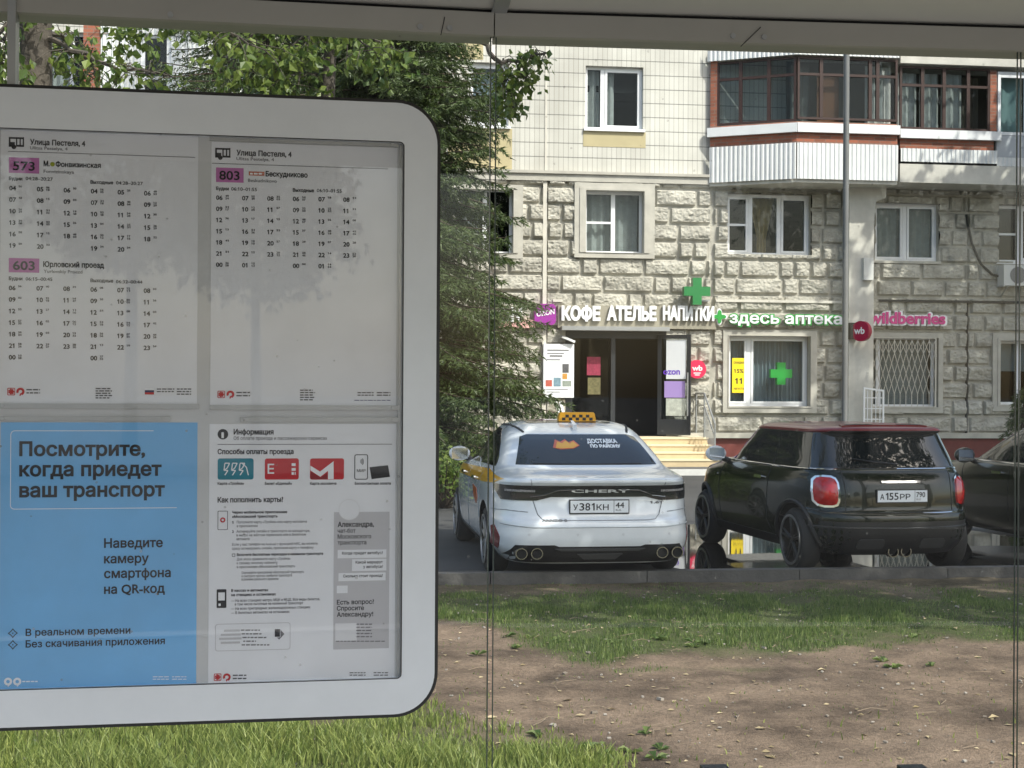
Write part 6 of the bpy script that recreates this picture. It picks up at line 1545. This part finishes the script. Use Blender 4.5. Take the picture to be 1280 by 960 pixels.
for s_, x, y, wd, bd, m in (('Через мобильное приложение', 290, 642, 69, .014, 'ink'), ('«Московский транспорт»', 290, 647.3, 57, .014, 'ink'), ('1', 290, 654.6, 1.8, .014, 'ink'), ('2', 290, 666, 2.2, .014, 'ink'),
        ('Пополните карту «Тройка» или карту москвича', 296, 654.3, 87.5, 0, 'ink_grey'), ('в приложении', 296, 659, 26, 0, 'ink_grey'), ('Активируйте онлайн в транспорте на валидаторе,', 295.5, 665.8, 92, 0, 'ink_grey'), ('в метро на жёлтом терминале или в билетном', 295.5, 670.5, 87, 0, 'ink_grey'), ('автомате', 295.5, 675.2, 16.5, 0, 'ink_grey'),
        ('Если у вас телефон на Android с функцией NFC, вы можете', 290, 682.2, 107, 0, 'ink_grey'), ('сразу активировать онлайн, приложив карту к телефону', 290, 687.2, 102, 0, 'ink_grey'), ('Включите бесплатные пересадки в наземном транспорте', 296, 695, 108, .014, 'ink'),
        ('Для этого привяжите карту «Тройка»', 296, 700.6, 67, 0, 'ink_grey'), ('к своему личному кабинету', 296, 705.4, 51, 0, 'ink_grey'), ('в приложении «Московский транспорт»', 296, 710.2, 73, 0, 'ink_grey'), ('Скачивайте приложение «Московский транспорт»', 302, 717.5, 78, 0, 'ink_grey'), ('и смотрите прогноз прибытия транспорта', 302, 721.6, 63, 0, 'ink_grey'), ('в режиме реального времени', 302, 725.7, 46, 0, 'ink_grey'),
        ('В кассах и автоматах', 289, 739.8, 46.5, .014, 'ink'), ('на станциях и остановках', 289, 745.2, 56, .014, 'ink'), ('— На всех станциях метро, МЦК и МЦД. Все виды билетов,', 289, 752.4, 111, .006, 'ink_grey'), ('в том числе льготные на наземный транспорт', 293.5, 756.8, 85.5, .006, 'ink_grey'), ('— На всех пригородных железнодорожных станциях', 289, 762.4, 99, .006, 'ink_grey'), ('— В билетных автоматах на остановках', 289, 767.6, 73, .006, 'ink_grey')):
    tx(K(m, 'small_lettering'), s_, x, y, wd, 3.2, bd)
a, c, d, e = BRD.rect(290, 692, 294, 696, L2); K('ink_grey', 'check_box').pring(BRD, rrect(a, c, d, e, .0008, 2), rrect(a + .0008, c + .0008, d - .0008, e - .0008, .0005, 2), L2 - .0002, L2)
a, c, d, e = BRD.rect(269, 779, 363, 813, L2); K('paper_grey', 'note_box').pring(BRD, rrect(a, c, d, e, .004, 4), rrect(a + .0009, c + .0009, d - .0009, e - .0009, .0034, 4), L2 - .0002, L2)
for i, (x0, x1) in enumerate(((301, 325), (302, 327), (303, 333), (304, 320), (302, 337))): bars(K('ink_grey', 'small_print'), x0, 788.5 + i * 4.6, x1, 1.6, i + 40)
smudge = K('paper_grey', 'faded_print')
for i, (x0, x1) in enumerate(((280, 300), (276, 301), (274, 302), (276, 300))): smudge.prect(BRD, x0, 787 + i * 5, x1, 789.6 + i * 5, L2)
a, c, d, e = BRD.rect(343.5, 786.5, 350, 796, L2); K('ink', 'ticket_icon').pbox(BRD, a, c, d, e, L2 - .0002, L2); q = [bp(x, y, L2) for x, y in ((350.6, 787), (355.5, 792.5), (349, 799.5), (346, 797), (350.6, 796.4))]; K('ink_grey', 'ticket_icon').add([BRD.pt(*t, L2) for t in q], [(4, 3, 2, 1, 0)])
K('paper_grey', 'side_panel').prect(BRD, 417, 640, 486.5, 811, L1)
u, z = bp(436.5, 637, L2); K('paper', 'portrait_disc').add([BRD.pt(*q, L2) for q in circ(u, z, 13.4 / BRD_S, 28)], [tuple(range(28))]); K('paper_light', 'portrait_disc').pring(BRD, circ(u, z, 13.6 / BRD_S, 28), circ(u, z, 12.6 / BRD_S, 28), L2, L3)
tx(K('ink', 'heading'), 'Александра,', 422, 658.5, 45.5, 6, .014)
for s_, y, wd in (('чат-бот', 666, 22.5), ('Московского', 673.3, 42), ('транспорта', 680.8, 36)): tx(K('ink', 'lettering'), s_, 422, y, wd, 5.2, .002)
for x0, y0, x1, y1 in ((422, 687, 483, 697.5), (440, 698.8, 483, 713.5), (423, 716, 482, 726), (421, 732, 434.5, 741.5)): K('paper', 'speech_bubbles').prect(BRD, x0, y0, x1, y1, L2)
for s_, x, y, wd in (('Когда придет автобус?', 427.5, 693.2, 51), ('Какой маршрут', 444.5, 704.5, 34), ('у автобуса?', 454, 710, 24.5), ('Сколько стоит проезд?', 429, 721.8, 49.5)): tx(K('ink', 'small_lettering'), s_, x, y, wd, 3.4, .006, L3)
for s_, y, wd in (('Есть вопрос?', 755.6, 46.5), ('Спросите', 763.2, 34), ('Александру!', 771, 45.5)): tx(K('ink', 'heading'), s_, 421, y, wd, 5.6, .008)
for i in range(5): smudge2 = K('ink_grey', 'faded_print'); bars(smudge2, 445, 781 + i * 3.9, 465, 1.5, i + 60)
K('paper_light', 'faded_print').prect(BRD, 419, 779, 446, 801, L2); bars(K('ink_grey', 'faded_print'), 420, 802.2, 481, 1.3, 99)
ru_logos(K, 272, 846.5)
for x0, x1 in ((437, 457), (467, 485)):
    for i in range(2): bars(K('ink_fine', 'small_print'), x0, 841.5 + i * 3, x1, 1.2, x0 + i)
K.done()
